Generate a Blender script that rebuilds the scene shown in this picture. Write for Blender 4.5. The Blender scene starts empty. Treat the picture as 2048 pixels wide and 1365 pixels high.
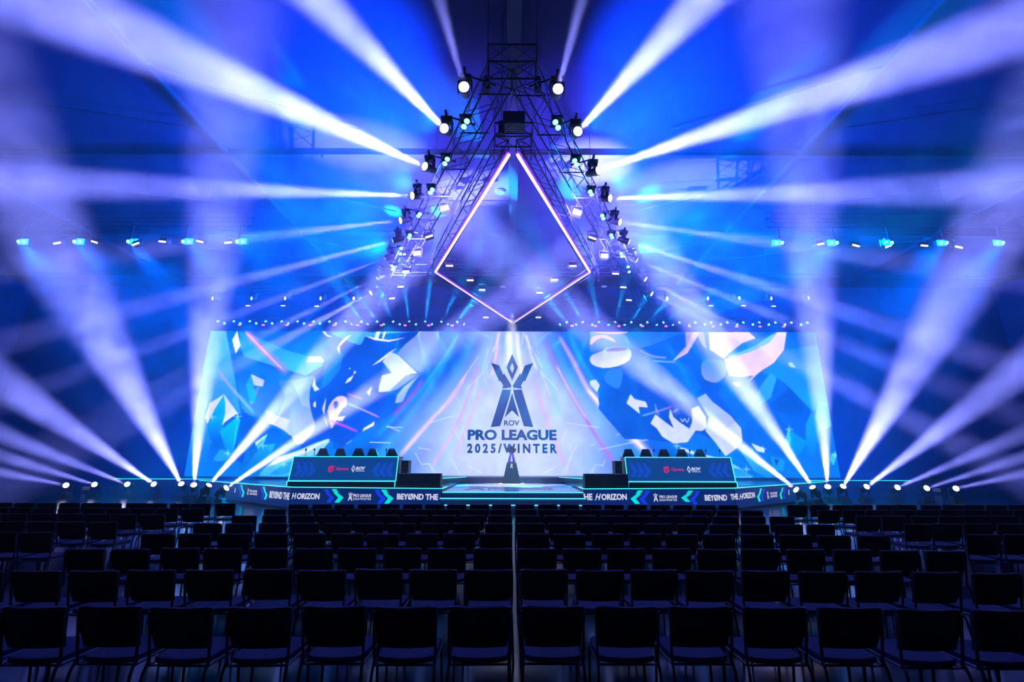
import bpy, bmesh, math, random
import numpy as np
from mathutils import Vector, Matrix
random.seed(7)
PI = math.pi
sc = bpy.context.scene
COL = sc.collection
V = Vector

# ------------------------------------------------------------------ camera
F = 910.0; PITCH = math.atan(238 / 910.0); CX, CY = 1024.0, 682.5
ROLL = math.radians(.13)
CAM = V((-.045, 0, 1.92))
FW = V((0, math.cos(PITCH), math.sin(PITCH)))
_U = V((0, -math.sin(PITCH), math.cos(PITCH))); _R = V((1, 0, 0))
RT = _R * math.cos(ROLL) + _U * math.sin(ROLL)
UP = _U * math.cos(ROLL) - _R * math.sin(ROLL)
cam = bpy.data.cameras.new('camera'); cam_o = bpy.data.objects.new('camera', cam); COL.objects.link(cam_o)
cam.lens = 36 * F / 2048; cam.sensor_width = 36; cam.clip_end = 200
cam_o.matrix_world = Matrix.Translation(CAM) @ Matrix((RT, UP, -FW)).transposed().to_4x4()
sc.camera = cam_o

def ray(x, y): return RT * ((x - CX) / F) + UP * (-(y - CY) / F) + FW
def at(x, y, zc): return CAM + ray(x, y) * zc
def atZ(x, y, z): r = ray(x, y); return CAM + r * ((z - CAM.z) / r.z)
def atY(x, y, Y): r = ray(x, y); return CAM + r * ((Y - CAM.y) / r.y)
def on_plane(x, y, p, n): r = ray(x, y); return CAM + r * ((p - CAM).dot(n) / r.dot(n))

# ------------------------------------------------------------------ view, world, sampling of light
sc.view_settings.view_transform = 'Standard'; sc.view_settings.look = 'None'
sc.view_settings.exposure = 0; sc.view_settings.gamma = 1; sc.view_settings.use_curve_mapping = False
w = bpy.data.worlds.new('world'); sc.world = w; w.use_nodes = True
w.node_tree.nodes['Background'].inputs[0].default_value = (0, 0, 0, 1)
cy = sc.cycles
cy.use_denoising = True
cy.max_bounces = 5; cy.diffuse_bounces = 2; cy.glossy_bounces = 3; cy.volume_bounces = 0; cy.transmission_bounces = 1
cy.volume_max_steps = 128
cy.caustics_reflective = False; cy.caustics_refractive = False
cy.sample_clamp_indirect = 6

HAZE = .0115          # density of the haze in the hall
BLUE = (.0, .11, 1.0)
BEAM = (.23, .25, 1.0)
CYAN = (.0, .42, 1.0)

def lookz(d):  # matrix whose local -Z looks along d
    return d.normalized().to_track_quat('-Z', 'Y').to_matrix().to_4x4()

def spot(p, d, power, ang, color, blend=1.0, radius=.05, parent=None, name='lamp_light'):
    l = bpy.data.lights.new(name, 'SPOT'); l.energy = power; l.color = color
    l.spot_size = ang; l.spot_blend = blend; l.shadow_soft_size = radius
    o = bpy.data.objects.new(name, l); COL.objects.link(o)
    o.matrix_world = Matrix.Translation(p) @ lookz(d)
    return o

# ---- blue wash floods that stand on the trusses (their housings are built further down)
WASH = []
def wash(px, py, z, tgt, power, deg, color=BLUE):
    p = atZ(px, py, z); WASH.append((p, V(tgt)))
    spot(p, V(tgt) - p, power, math.radians(deg), color, 1, .12, name='wash_light')
SIDE_L = [40, 152, 260, 370, 478]; SIDE_R = [1560, 1670, 1780, 1890, 2003]
PW = 230000
for i, x in enumerate(SIDE_L):
    wash(x, 482, 11.0, (-16 + i * 3.5, 33, 7 + i), PW * (1.25 - .09 * i), 104)
for i, x in enumerate(SIDE_R):
    wash(x, 484, 11.0, (2 + i * 3.5, 33, 11 - i), PW * (.85 + .07 * i), 104)

# added blue fill above the triangle truss, without fixtures, thrown up and outwards
for i, (xl, xr, y) in enumerate(((905, 1143, 290), (850, 1198, 405), (790, 1258, 530))):
    for s_, x in ((-1, xl), (1, xr)):
        p = atZ(x, y, 11.0) + V((s_ * .5, 0, .75)); spot(p, V((s_ * 1.0, .1, .45)), 12000 + 8000 * i, math.radians(150), BLUE, 1, .1, name='wash_light')
# added violet-blue fill for the haze inside the triangle, set near the small floods
for x, y, e in ((889.5, 419, 5000), (1154, 427, 5000), (835, 508.5, 7000), (1208, 514, 7000), (941, 560, 4000), (1109, 559, 4000)):
    p = atZ(x, y, 10.0); spot(p, V((0, .4, .5)), e, math.radians(150), (.16, .12, 1), 1, .1, name='violet_haze_fill')
# added cyan fill: stands in for the LED wall's light on air and deck
for x in (500, 640, 780, 900, 1150, 1270, 1410, 1550):
    p = atY(x, 648, 25.6); spot(p, V((0, -.25, -1)), 3600, math.radians(95), (.0, .34, .9), 1, .1, name='wash_light')
# ------------------------------------------------------------------ helpers
class MB:
    def __init__(s): s.v = []; s.f = []; s.m = []
    def add(s, vs, fs, mi=0):
        b = len(s.v); s.v += [tuple(v) for v in vs]; s.f += [tuple(b + i for i in f) for f in fs]; s.m += [mi] * len(fs); return s
    def box(s, c, d, mi=0, rot=None):
        c = V(c); hx, hy, hz = d[0] / 2, d[1] / 2, d[2] / 2
        vs = [V((x * hx, y * hy, z * hz)) for x, y, z in ((-1,-1,-1),(1,-1,-1),(1,1,-1),(-1,1,-1),(-1,-1,1),(1,-1,1),(1,1,1),(-1,1,1))]
        if rot is not None: vs = [rot @ v for v in vs]
        return s.add([c + v for v in vs], [(0,3,2,1),(4,5,6,7),(0,1,5,4),(1,2,6,5),(2,3,7,6),(3,0,4,7)], mi)
    def tube(s, p, q, r, n=6, mi=0, r2=None):
        p, q = V(p), V(q); r2 = r if r2 is None else r2
        R = (q - p).normalized().to_track_quat('Z', 'Y').to_matrix()
        vs = []
        for c, rr in ((p, r), (q, r2)):
            for i in range(n):
                a = 2 * PI * (i + .5) / n; vs.append(c + R @ V((rr * math.cos(a), rr * math.sin(a), 0)))
        fs = [(i, (i + 1) % n, n + (i + 1) % n, n + i) for i in range(n)] + [tuple(range(n - 1, -1, -1)), tuple(range(n, 2 * n))]
        return s.add(vs, fs, mi)
    def path(s, pts, r, n=6, mi=0):
        for a, b in zip(pts, pts[1:]): s.tube(a, b, r, n, mi)
        return s
    def lathe(s, prof, n=16, mi=0, c=(0, 0, 0)):   # prof = [(r, z)] round Z
        c = V(c); vs = []
        for r, z in prof:
            for i in range(n):
                a = 2 * PI * i / n; vs.append(c + V((r * math.cos(a), r * math.sin(a), z)))
        fs = []
        for k in range(len(prof) - 1):
            for i in range(n): fs.append((k*n+i, k*n+(i+1) % n, (k+1)*n+(i+1) % n, (k+1)*n+i))
        fs += [tuple(range(n - 1, -1, -1)), tuple((len(prof)-1)*n + i for i in range(n))]
        return s.add(vs, fs, mi)
    def prism(s, poly, fn, t0, t1, mi=0):   # poly of (a,b); fn(a,b,t) -> point
        n = len(poly); vs = [fn(a, b, t0) for a, b in poly] + [fn(a, b, t1) for a, b in poly]
        fs = [tuple(range(n - 1, -1, -1)), tuple(range(n, 2 * n))] + [(i, (i + 1) % n, n + (i + 1) % n, n + i) for i in range(n)]
        return s.add(vs, fs, mi)
    def mesh(s, name, mats, smooth=False, bevel=0):
        me = bpy.data.meshes.new(name); me.from_pydata(s.v, [], s.f)
        for m in (mats if isinstance(mats, (list, tuple)) else [mats]): me.materials.append(m)
        me.polygons.foreach_set('material_index', s.m)
        bm = bmesh.new(); bm.from_mesh(me); bmesh.ops.recalc_face_normals(bm, faces=bm.faces)
        if bevel: bmesh.ops.bevel(bm, geom=bm.edges[:], offset=bevel, segments=2, affect='EDGES', profile=.6)
        bm.to_mesh(me); bm.free()
        if smooth: me.polygons.foreach_set('use_smooth', [True] * len(me.polygons))
        return me
    def obj(s, name, mats, parent=None, smooth=False, bevel=0):
        return link(name, s.mesh(name, mats, smooth, bevel), parent)

def link(name, data, parent=None, mw=None):
    o = bpy.data.objects.new(name, data); COL.objects.link(o)
    if parent is not None: o.parent = parent
    if mw is not None: o.matrix_local = mw
    return o
def tag(o, label=None, cat=None, group=None, kind=None):
    if label: o['label'] = label
    if cat: o['category'] = cat
    if group: o['group'] = group
    if kind: o['kind'] = kind
    return o
def thing(name, label, cat, loc=(0, 0, 0), group=None, rot=None):
    o = bpy.data.objects.new(name, None); COL.objects.link(o)
    o.empty_display_size = .1
    o.matrix_world = Matrix.Translation(V(loc)) @ (rot if rot is not None else Matrix.Identity(4))
    return tag(o, label, cat, group)
def dup(root):
    r = root.copy(); COL.objects.link(r)
    for ch in root.children:
        c = ch.copy(); COL.objects.link(c); c.parent = r
        for g in ch.children:
            d = g.copy(); COL.objects.link(d); d.parent = c
    return r
ORD = ['first','second','third','fourth','fifth','sixth','seventh','eighth','ninth','tenth','eleventh','twelfth','thirteenth','fourteenth','fifteenth','sixteenth','seventeenth','eighteenth']

def srgb(c): return tuple(((v/255)/12.92 if v/255 <= .04045 else (((v/255)+.055)/1.055)**2.4) for v in c)
def pmat(name, col, rough=.5, metal=0., noise=0., scale=8., bump=0., spec=.5):
    m = bpy.data.materials.new(name); m.use_nodes = True; nt = m.node_tree; b = nt.nodes['Principled BSDF']
    b.inputs['Base Color'].default_value = (*col, 1); b.inputs['Roughness'].default_value = rough; b.inputs['Metallic'].default_value = metal
    b.inputs['Specular IOR Level'].default_value = spec
    tc = nt.nodes.new('ShaderNodeTexCoord'); n = nt.nodes.new('ShaderNodeTexNoise'); n.inputs['Scale'].default_value = scale; n.inputs['Detail'].default_value = 4
    nt.links.new(tc.outputs['Object'], n.inputs['Vector'])
    mr = nt.nodes.new('ShaderNodeMapRange'); mr.inputs[3].default_value = 1 - noise; mr.inputs[4].default_value = 1 + noise
    nt.links.new(n.outputs[0], mr.inputs[0])
    mx = nt.nodes.new('ShaderNodeVectorMath'); mx.operation = 'SCALE'; mx.inputs[0].default_value = col
    nt.links.new(mr.outputs[0], mx.inputs['Scale']); nt.links.new(mx.outputs[0], b.inputs['Base Color'])
    if bump:
        bp = nt.nodes.new('ShaderNodeBump'); bp.inputs['Strength'].default_value = bump; bp.inputs['Distance'].default_value = .01
        nt.links.new(n.outputs[0], bp.inputs['Height']); nt.links.new(bp.outputs[0], b.inputs['Normal'])
    return m
def emat(name, col, strength, sample=True, base=(.01, .01, .01)):
    m = bpy.data.materials.new(name); m.use_nodes = True; nt = m.node_tree; b = nt.nodes['Principled BSDF']
    b.inputs['Base Color'].default_value = (*base, 1); b.inputs['Emission Color'].default_value = (*col, 1); b.inputs['Emission Strength'].default_value = strength
    if not sample: m.cycles.emission_sampling = 'NONE'
    return m
M = dict(
    black=pmat('black_painted_metal', (.03, .035, .05), .45, .0, .2, 20, spec=.5),
    alu=pmat('truss_aluminium', (.16, .17, .2), .4, .7, .15, 30),
    darkalu=pmat('dark_truss_metal', (.035, .04, .06), .5, .3, .15, 30),
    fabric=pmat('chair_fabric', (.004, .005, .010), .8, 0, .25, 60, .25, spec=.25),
    seatfab=pmat('seat_fabric_sheen', (.009, .013, .046), .75, 0, .25, 60, .25, spec=.3),  # blue sheen on the seats is put into this base colour
    chairmetal=pmat('chair_frame_metal', (.012, .014, .03), .35, .3, .1, 30),
    wall=pmat('dark_wall_drape', (.018, .05, .15), .9, 0, .3, 1.2),
    ceil=pmat('dark_ceiling_sheet', (.009, .010, .08), .85, 0, .35, .6),
    steel=pmat('roof_steel', (.02, .025, .06), .6, .2, .2, 3),
    deck=pmat('stage_deck_vinyl', (.03, .035, .05), .16, 0, .2, 2, .03),
    fascia=pmat('stage_side_board', (.012, .016, .03), .4, 0, .2, 5),
    stepm=pmat('step_vinyl', (.12, .2, .3), .35, 0, .1, 4),
    nosing=emat('step_light_strip', (.1, .85, 1), 3.0, True),
    white=pmat('white_platform_vinyl', (.72, .72, .74), .18, 0, .05, 3),
    printm=pmat('platform_print', (.07, .075, .1), .35, 0, .1, 8),
    deskm=pmat('desk_board', (.016, .02, .035), .4, 0, .2, 5),
    speaker=pmat('speaker_cabinet', (.02, .022, .025), .6, 0, .3, 40, .3),
    grille=pmat('speaker_grille', (.012, .014, .016), .55, .3, .5, 120, .4),
    pedestal=pmat('pedestal_gloss', (.015, .02, .022), .25, 0, .1, 4),
    gold=pmat('trophy_metal', (.45, .32, .5), .25, 1., .3, 10),
    silver=pmat('trophy_silver', (.6, .65, .7), .2, 1., .2, 10),
    purple=pmat('trophy_purple', (.25, .06, .5), .3, .6, .3, 10),
    redtrim=pmat('chair_red_trim', (.12, .01, .04), .6, 0, .2, 20),
    lens_w=emat('white_lens', (.75, .75, 1), 9, False),
    lens_c=emat('cyan_lens', (.15, .85, 1), 5, False),
    lens_b=emat('blue_lens', (.08, .45, 1), 9, False),
    lens_p=emat('pink_lens', (1, .12, .8), 2.6, False),
    lens_y=emat('warm_lens', (1, .88, .75), 2.6, False),
    strip=emat('cyan_light_strip', (.06, .9, 1), 1.6, False),
    tube=emat('violet_light_tube', (.95, .62, 1), 2.4, False),
    tubeglow=emat('violet_tube_glow', (.28, .02, .9), 1.0, False),
    led_navy=emat('led_panel_navy', srgb((5, 38, 112)), 1.0, False),
    desk_navy=emat('desk_led_navy', srgb((4, 78, 165)), .75, False),
    led_white=emat('led_white', (.72, .74, .92), 1.0, False),
    led_blue=emat('led_blue', srgb((20, 60, 245)), 1.0, False),
    led_cyan=emat('led_cyan', srgb((0, 240, 225)), 1.0, False),
    desk_chev=emat('desk_led_blue', srgb((8, 85, 225)), .8, False),
    led_red=emat('led_red', (.85, .01, .12), 1.0, False),
    logo=emat('screen_logo_blue', srgb((0, 58, 118)), .7, False),
    plaque=emat('lit_plaque', (.8, .75, .5), 1.2, False),
    ring=emat('pedestal_light_ring', (1, .95, .75), 2.5, False),
    winl=emat('dim_fixture_window', (.4, .5, .9), .35, False),
)

# ------------------------------------------------------------------ text
def text_mesh(s, mats, wid, hei, bold=.02, slant=0.0, spacing=1.0, depth=0.0, name='lettering'):
    c = bpy.data.curves.new(name, 'FONT'); c.body = s; c.size = 1; c.offset = bold; c.space_character = spacing; c.shear = slant; c.resolution_u = 3
    o = bpy.data.objects.new(name, c); COL.objects.link(o)
    dg = bpy.context.evaluated_depsgraph_get(); dg.update()
    me = bpy.data.meshes.new_from_object(o.evaluated_get(dg)); bpy.data.objects.remove(o); bpy.data.curves.remove(c)
    n = len(me.vertices); a = np.zeros(n * 3); me.vertices.foreach_get('co', a); a = a.reshape(-1, 3)
    lo, hi = a.min(0), a.max(0)
    a[:, 0] = (a[:, 0] - lo[0]) / (hi[0] - lo[0]) * wid; a[:, 1] = (a[:, 1] - lo[1]) / (hi[1] - lo[1]) * hei
    me.vertices.foreach_set('co', a.ravel()); me.materials.clear(); me.materials.append(mats); me.name = name; me.update()
    return me
def frame_at(p, xdir, zdir=V((0, 0, 1))):  # text local x -> xdir, local y -> zdir
    x = xdir.normalized(); y = (zdir - x * zdir.dot(x)).normalized(); z = x.cross(y)
    return Matrix.Translation(p) @ Matrix((x, y, z)).transposed().to_4x4()

# emblem of the league, unit box x -.5...5, y 0..1 (from the big screen)
def emb(u, v): return ((u - 1021) / 525.0, (772 - v) / 525.0)
EMB = []
_h = [(868,312),(928,332),(955,404),(960,386),(1012,472),(950,500)]
left_arm = [(868,312),(928,332),(958,402),(962,388),(1016,478),(1010,492),(978,500),(948,500),(958,478),(936,442),(930,452)]
left_leg = [(952,506),(1006,508),(1014,480),(1008,545),(938,765),(872,772)]
for poly in (left_arm, left_leg):
    EMB.append([emb(u, v) for u, v in poly])
    EMB.append([emb(2042 - u, v) for u, v in poly][::-1])
EMB.append([emb(u, v) for u, v in [(1021,245),(1063,345),(1021,445),(1021,388),(1036,350),(1021,314)]])
EMB.append([emb(u, v) for u, v in [(1021,245),(1021,314),(1006,350),(1021,388),(1021,445),(979,345)]])
EMB.append([emb(u, v) for u, v in [(1021,530),(1072,705),(1021,655)]])
EMB.append([emb(u, v) for u, v in [(1021,530),(1021,655),(970,705)]])
def flat_mesh(name, polys, m, s=1.0, ox=0, oy=0, sx=1.0):
    b = MB()
    for p in polys: b.add([(ox + a * s * sx, oy + c * s, 0) for a, c in p], [tuple(range(len(p)))])
    me = bpy.data.meshes.new(name); me.from_pydata(b.v, [], b.f); me.materials.append(m)
    return me

# ------------------------------------------------------------------ the hall
def struct(o, label=None): tag(o, label, kind='structure'); return o
XW, YB, ZC, YF = 36.0, 32.0, 14.5, -6.0
def slab(name, c, d, m): return struct(MB().box(c, d).obj(name, m))
# floor: polished dark concrete
fm = pmat('polished_concrete', (.018, .022, .032), .2, 0, .25, .8, spec=.35)
nt = fm.node_tree; b = nt.nodes['Principled BSDF']
n2 = nt.nodes.new('ShaderNodeTexNoise'); n2.inputs['Scale'].default_value = 1.7; n2.inputs['Detail'].default_value = 6
mr = nt.nodes.new('ShaderNodeMapRange'); mr.inputs[3].default_value = .08; mr.inputs[4].default_value = .3
tc = nt.nodes.new('ShaderNodeTexCoord'); nt.links.new(tc.outputs['Object'], n2.inputs['Vector']); nt.links.new(n2.outputs[0], mr.inputs[0]); nt.links.new(mr.outputs[0], b.inputs['Roughness'])
slab('floor', (0, (YB + YF) / 2, -.15), (2 * XW, YB - YF, .3), fm)
slab('wall_back', (0, YB + .15, ZC / 2), (2 * XW, .3, ZC), M['wall'])
slab('wall_left', (-XW - .15, (YB + YF) / 2, ZC / 2), (.3, YB - YF, ZC), M['wall'])
slab('wall_right', (XW + .15, (YB + YF) / 2, ZC / 2), (.3, YB - YF, ZC), M['wall'])
slab('ceiling', (0, (YB + YF) / 2, ZC + .15), (2 * XW, YB - YF, .3), M['ceil'])
# roof steel: ridge girder, cross girders, purlins
tb = MB().box((0, 17, ZC - .9), (.4, 28, .08)).box((0, 17, ZC - .05), (.4, 28, .08)).box((0, 17, ZC - .48), (.12, 28, .8))
for y in range(5, 31, 2): tb.box((0, y, ZC - .48), (.36, .06, .8))
struct(tb.obj('trim_1', M['steel']), 'ridge girder under the roof')
k = 2
for y in (9.5, 16.5, 23.5, 29.5):
    tb = MB().box((0, y, ZC - .24), (2 * XW, .2, .03)).box((0, y, ZC - .02), (2 * XW, .2, .03)).box((0, y, ZC - .12), (2 * XW, .04, .22))
    struct(tb.obj('trim_%d' % k, M['steel'])); k += 1
for x in (-24, -12, 12, 24):
    tb = MB().box((x, 14, ZC - .12), (.1, 34, .2))
    for y in range(0, 30, 6): tb.tube((x, y, ZC - .2), (x * .5, y + 3, ZC - .2), .03)
    struct(tb.obj('trim_%d' % k, M['steel'])); k += 1

# haze: one body of stage smoke filling the hall
hz = bpy.data.materials.new('stage_haze'); hz.use_nodes = True; nt = hz.node_tree; nt.nodes.clear()
N = nt.nodes.new; Lk = nt.links.new
out = N('ShaderNodeOutputMaterial'); vs = N('ShaderNodeVolumeScatter'); vs.inputs['Color'].default_value = (1, 1, 1, 1); vs.inputs['Anisotropy'].default_value = 0
Lk(vs.outputs[0], out.inputs['Volume'])
tc = N('ShaderNodeTexCoord'); no = N('ShaderNodeTexNoise'); no.inputs['Scale'].default_value = .5; no.inputs['Detail'].default_value = 5; no.inputs['Roughness'].default_value = .62; no.inputs['Distortion'].default_value = 1.4
Lk(tc.outputs['Object'], no.inputs['Vector'])
m1 = N('ShaderNodeMapRange'); m1.inputs[1].default_value = .42; m1.inputs[2].default_value = .60; m1.inputs[3].default_value = .30 * HAZE; m1.inputs[4].default_value = 1.75 * HAZE
Lk(no.outputs[0], m1.inputs[0])
sp = N('ShaderNodeSeparateXYZ'); Lk(tc.outputs['Object'], sp.inputs[0])
# thinner air close to the camera
m2 = N('ShaderNodeMapRange'); m2.interpolation_type = 'SMOOTHSTEP'; m2.inputs[1].default_value = 6; m2.inputs[2].default_value = 20; m2.inputs[3].default_value = .5; m2.inputs[4].default_value = 1
Lk(sp.outputs['Y'], m2.inputs[0])
mu = N('ShaderNodeMath'); mu.operation = 'MULTIPLY'; Lk(m1.outputs[0], mu.inputs[0]); Lk(m2.outputs[0], mu.inputs[1])
# thinner towards the side walls
ab = N('ShaderNodeMath'); ab.operation = 'ABSOLUTE'; Lk(sp.outputs['X'], ab.inputs[0])
m3 = N('ShaderNodeMapRange'); m3.interpolation_type = 'SMOOTHSTEP'; m3.inputs[1].default_value = 8; m3.inputs[2].default_value = 26; m3.inputs[3].default_value = 1; m3.inputs[4].default_value = .35
Lk(ab.outputs[0], m3.inputs[0]); mu2 = N('ShaderNodeMath'); mu2.operation = 'MULTIPLY'; Lk(mu.outputs[0], mu2.inputs[0]); Lk(m3.outputs[0], mu2.inputs[1])
Lk(mu2.outputs[0], vs.inputs['Density'])
o = MB().box((0, (YB + YF) / 2, ZC / 2), (2 * XW + .4, YB - YF + .4, ZC + .2)).obj('haze', hz)
tag(o, 'thin drifting stage haze hanging through the whole hall', 'haze', kind='stuff')

# ------------------------------------------------------------------ LED wall with its artwork
YS = 27.0
TL = atY(420, 663, YS); TR = atY(1630, 664, YS); BC = atY(1026, 955, YS)
SZ0, SZ1 = BC.z, (TL.z + TR.z) / 2
SXH = (TR.x - TL.x) / 2 + .02; SXC = (TR.x + TL.x) / 2
BLc = atY(378, 957, YS)
HBOT = abs(BLc.x - SXC)
print('screen', SZ0, SZ1, SXC, SXH, HBOT)
SXH = max(SXH, HBOT)
SX0, SX1 = SXC - SXH, SXC + SXH
GW, GH = 1320, 304
def c1(u, v): return (u / 3.592 + 360, v / 3.592 + 640)
def c2(u, v): return (u / 3.593 + 740, v / 3.593 + 640)
def c3(u, v): return (u / 3.593 + 1180, v / 3.593 + 640)
SS = 2
W2, H2 = GW * SS, GH * SS
def to_grid(x, y):
    p = atY(x, y, YS)
    return ((p.x - SX0) / (SX1 - SX0) * W2, (p.z - SZ0) / (SZ1 - SZ0) * H2)
IMG = np.zeros((H2, W2, 3), np.float32)
# pixel coordinates in the photograph of every grid cell
gx = SX0 + (np.arange(W2) + .5) / W2 * (SX1 - SX0); gz = SZ0 + (np.arange(H2) + .5) / H2 * (SZ1 - SZ0)
GX, GZ = np.meshgrid(gx, gz)
_dx, _dy, _dz = GX - CAM.x, YS - CAM.y, GZ - CAM.z
_d = _dy * FW.y + _dz * FW.z
PX = CX + F * (_dx * RT.x + _dy * RT.y + _dz * RT.z) / _d
PY = CY - F * (_dx * UP.x + _dy * UP.y + _dz * UP.z) / _d
def L3(c): return np.array(srgb(c), np.float32)
def smooth(t): t = np.clip(t, 0, 1); return t * t * (3 - 2 * t)
side = np.abs(PX - 1026)
base = L3((0, 88, 210))[None, None] * np.ones((H2, W2, 1), np.float32)
lowb = smooth((PY - 700) / 260)[..., None]
base = base * (1 - lowb * .5) + L3((0, 130, 225)) * lowb * .5
IMG[:] = base
def poly(cf, pts, col, col2=None, axis=None, alpha=1.0):
    g = [to_grid(*cf(*p)) for p in pts]
    xs = [p[0] for p in g]; ys = [p[1] for p in g]
    x0, x1 = max(0, int(min(xs)) - 1), min(W2, int(max(xs)) + 2); y0, y1 = max(0, int(min(ys)) - 1), min(H2, int(max(ys)) + 2)
    if x1 <= x0 or y1 <= y0: return
    X, Y = np.meshgrid(np.arange(x0, x1) + .5, np.arange(y0, y1) + .5)
    ins = np.zeros(X.shape, bool); n = len(g)
    for i in range(n):
        ax, ay = g[i]; bx, by = g[(i + 1) % n]
        if ay == by: continue
        c = ((ay > Y) != (by > Y)) & (X < (bx - ax) * (Y - ay) / (by - ay) + ax); ins ^= c
    a = (ins * alpha)[..., None].astype(np.float32)
    c = L3(col)
    if col2 is not None:
        t = smooth((Y - y0) / (y1 - y0))[..., None] if axis != 'x' else smooth((X - x0) / (x1 - x0))[..., None]
        c = c * t + L3(col2) * (1 - t)      # col at the top (or right), col2 at the bottom (or left)
    IMG[y0:y1, x0:x1] = IMG[y0:y1, x0:x1] * (1 - a) + c * a
def rounded(pts, it=2):
    for _ in range(it):
        q = []
        for i in range(len(pts)):
            a, b = pts[i], pts[(i + 1) % len(pts)]
            q += [(a[0]*.75+b[0]*.25, a[1]*.75+b[1]*.25), (a[0]*.25+b[0]*.75, a[1]*.25+b[1]*.75)]
        pts = q
    return pts
def stroke(cf, pts, wid, col, alpha=1.0, col2=None, w2=None, soft=True):
    P = [cf(*p) for p in pts]
    # resample as a smooth curve
    if len(P) > 2:
        Q = []
        for i in range(len(P) - 1):
            p0 = P[max(i-1, 0)]; p1 = P[i]; p2 = P[i+1]; p3 = P[min(i+2, len(P)-1)]
            for t in np.linspace(0, 1, 6, endpoint=False):
                Q.append(tuple(.5*((2*p1[k])+(-p0[k]+p2[k])*t+(2*p0[k]-5*p1[k]+4*p2[k]-p3[k])*t*t+(-p0[k]+3*p1[k]-3*p2[k]+p3[k])*t**3) for k in (0,1)))
        Q.append(P[-1]); P = Q
    wid = wid / 3.59; w2 = wid if w2 is None else w2 / 3.59
    n = len(P) - 1
    A = np.zeros(PX.shape, np.float32); T = np.zeros(PX.shape, np.float32)
    for i in range(n):
        (ax, ay), (bx, by) = P[i], P[i+1]
        dx, dy = bx - ax, by - ay; L = dx*dx + dy*dy + 1e-9
        m = 3 * max(wid, w2) + 2
        ca, cb = to_grid(min(ax,bx)-m, max(ay,by)+m), to_grid(max(ax,bx)+m, min(ay,by)-m)
        x0, x1 = max(0, int(ca[0])-6), min(W2, int(cb[0])+6); y0, y1 = max(0, int(ca[1])-6), min(H2, int(cb[1])+6)
        if x1 <= x0 or y1 <= y0: continue
        px, py = PX[y0:y1, x0:x1], PY[y0:y1, x0:x1]
        t = np.clip(((px-ax)*dx + (py-ay)*dy) / L, 0, 1)
        d = np.hypot(px - ax - t*dx, py - ay - t*dy)
        u = (i + t) / n; ww = wid + (w2 - wid) * u
        a = np.exp(-(d / ww)**2) if soft else np.clip(1.2 - d / ww, 0, 1)
        a = a * np.clip(np.minimum(u, 1 - u) * 8 + .15, 0, 1) if soft else a
        sub = A[y0:y1, x0:x1]; better = a > sub
        sub[better] = a[better]; T[y0:y1, x0:x1][better] = u[better]
    a = (A * alpha)[..., None]
    c = L3(col) if col2 is None else L3(col) * (1 - T[..., None]) + L3(col2) * T[..., None]
    IMG[:] = IMG * (1 - a) + c * a
WH = (226, 226, 246)
# --- left third
poly(c1, [(220,80),(330,80),(390,400),(440,700),(330,720),(150,1130),(0,1130),(60,860),(110,600),(160,400)], (70,165,238), (0,110,225))
poly(c1, [(330,80),(410,80),(400,243),(470,560),(440,700),(390,400)], (0,100,220))
poly(c1, [(440,80),(1040,80),(1040,290),(800,230),(560,130)], (0,82,208), (10,120,225))
poly(c1, [(430,85),(560,130),(800,230),(1040,290),(1040,320),(905,400),(700,340),(460,265),(430,185)], (20,135,228), (60,175,240))
poly(c1, [(410,250),(470,270),(760,400),(905,400),(750,480),(400,330)], (8,112,222))
poly(c1, [(400,330),(750,480),(560,600),(440,640)], (8,95,210), (30,130,225))
poly(c1, [(410,80),(435,185),(400,243),(376,145)], WH)
poly(c1, [(925,265),(1010,265),(1040,305),(905,305)], WH); poly(c1, [(790,430),(860,440),(830,465),(760,475)], WH)
poly(c1, rounded([(600,440),(820,430),(950,400),(1000,500),(960,640),(945,680),(970,740),(970,800),(850,920),(790,830),(740,790),(640,740),(560,700),(480,560)], 1), (50,125,225), (180,198,240))
poly(c1, [(800,440),(960,400),(1000,500),(960,640),(880,620),(840,520)], (90,150,230), (160,185,238))
poly(c1, [(600,440),(700,430),(760,560),(700,690),(600,640),(520,600)], (20,110,220), (60,130,225))
poly(c1, [(700,690),(790,720),(765,795),(640,745)], (215,218,245))
poly(c1, [(510,390),(605,435),(595,480),(530,470)], (200,212,245)); poly(c1, [(510,395),(545,560),(540,600),(500,580),(473,470)], (20,165,235))
poly(c1, [(440,620),(600,590),(640,740),(560,700),(480,680)], (60,130,225))
poly(c1, [(180,700),(215,600),(315,535),(420,680),(330,740),(215,800)], (208,212,242))
poly(c1, [(315,740),(400,680),(480,670),(600,770),(700,790),(770,855),(795,825),(850,935),(650,1010),(520,1130),(180,1130),(215,900),(300,820)], (0,74,190), (0,110,215))
poly(c1, [(315,535),(327,600),(325,680),(290,800),(260,900),(215,860),(190,760),(250,640)], (0,175,228), (0,90,205))
poly(c1, [(415,695),(435,720),(400,860),(380,950),(330,940),(285,800)], (0,175,230), (0,140,215))
poly(c1, [(415,695),(400,860),(380,950)], (40,200,238))
poly(c1, [(240,1000),(290,930),(380,960),(330,1010),(260,1020)], (30,150,225)); poly(c1, [(400,900),(470,960),(450,1040),(380,1000)], (0,60,180))
poly(c1, [(630,820),(600,890),(560,935),(540,880)], (60,200,240)); poly(c1, [(630,820),(540,880),(545,905)], (210,225,248))
poly(c1, [(600,900),(690,890),(640,980),(560,1050),(500,1120),(470,1060),(540,960)], (20,150,225), (0,110,215))
poly(c1, rounded([(1100,845),(1000,960),(900,1010),(800,1100),(790,1130),(600,1125),(560,1120),(620,1050),(720,980),(850,940),(960,890)], 1), (150,205,246), (60,180,240))
poly(c1, [(1090,850),(870,940),(700,990),(620,1060),(760,1010),(900,960)], (215,225,248))
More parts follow.
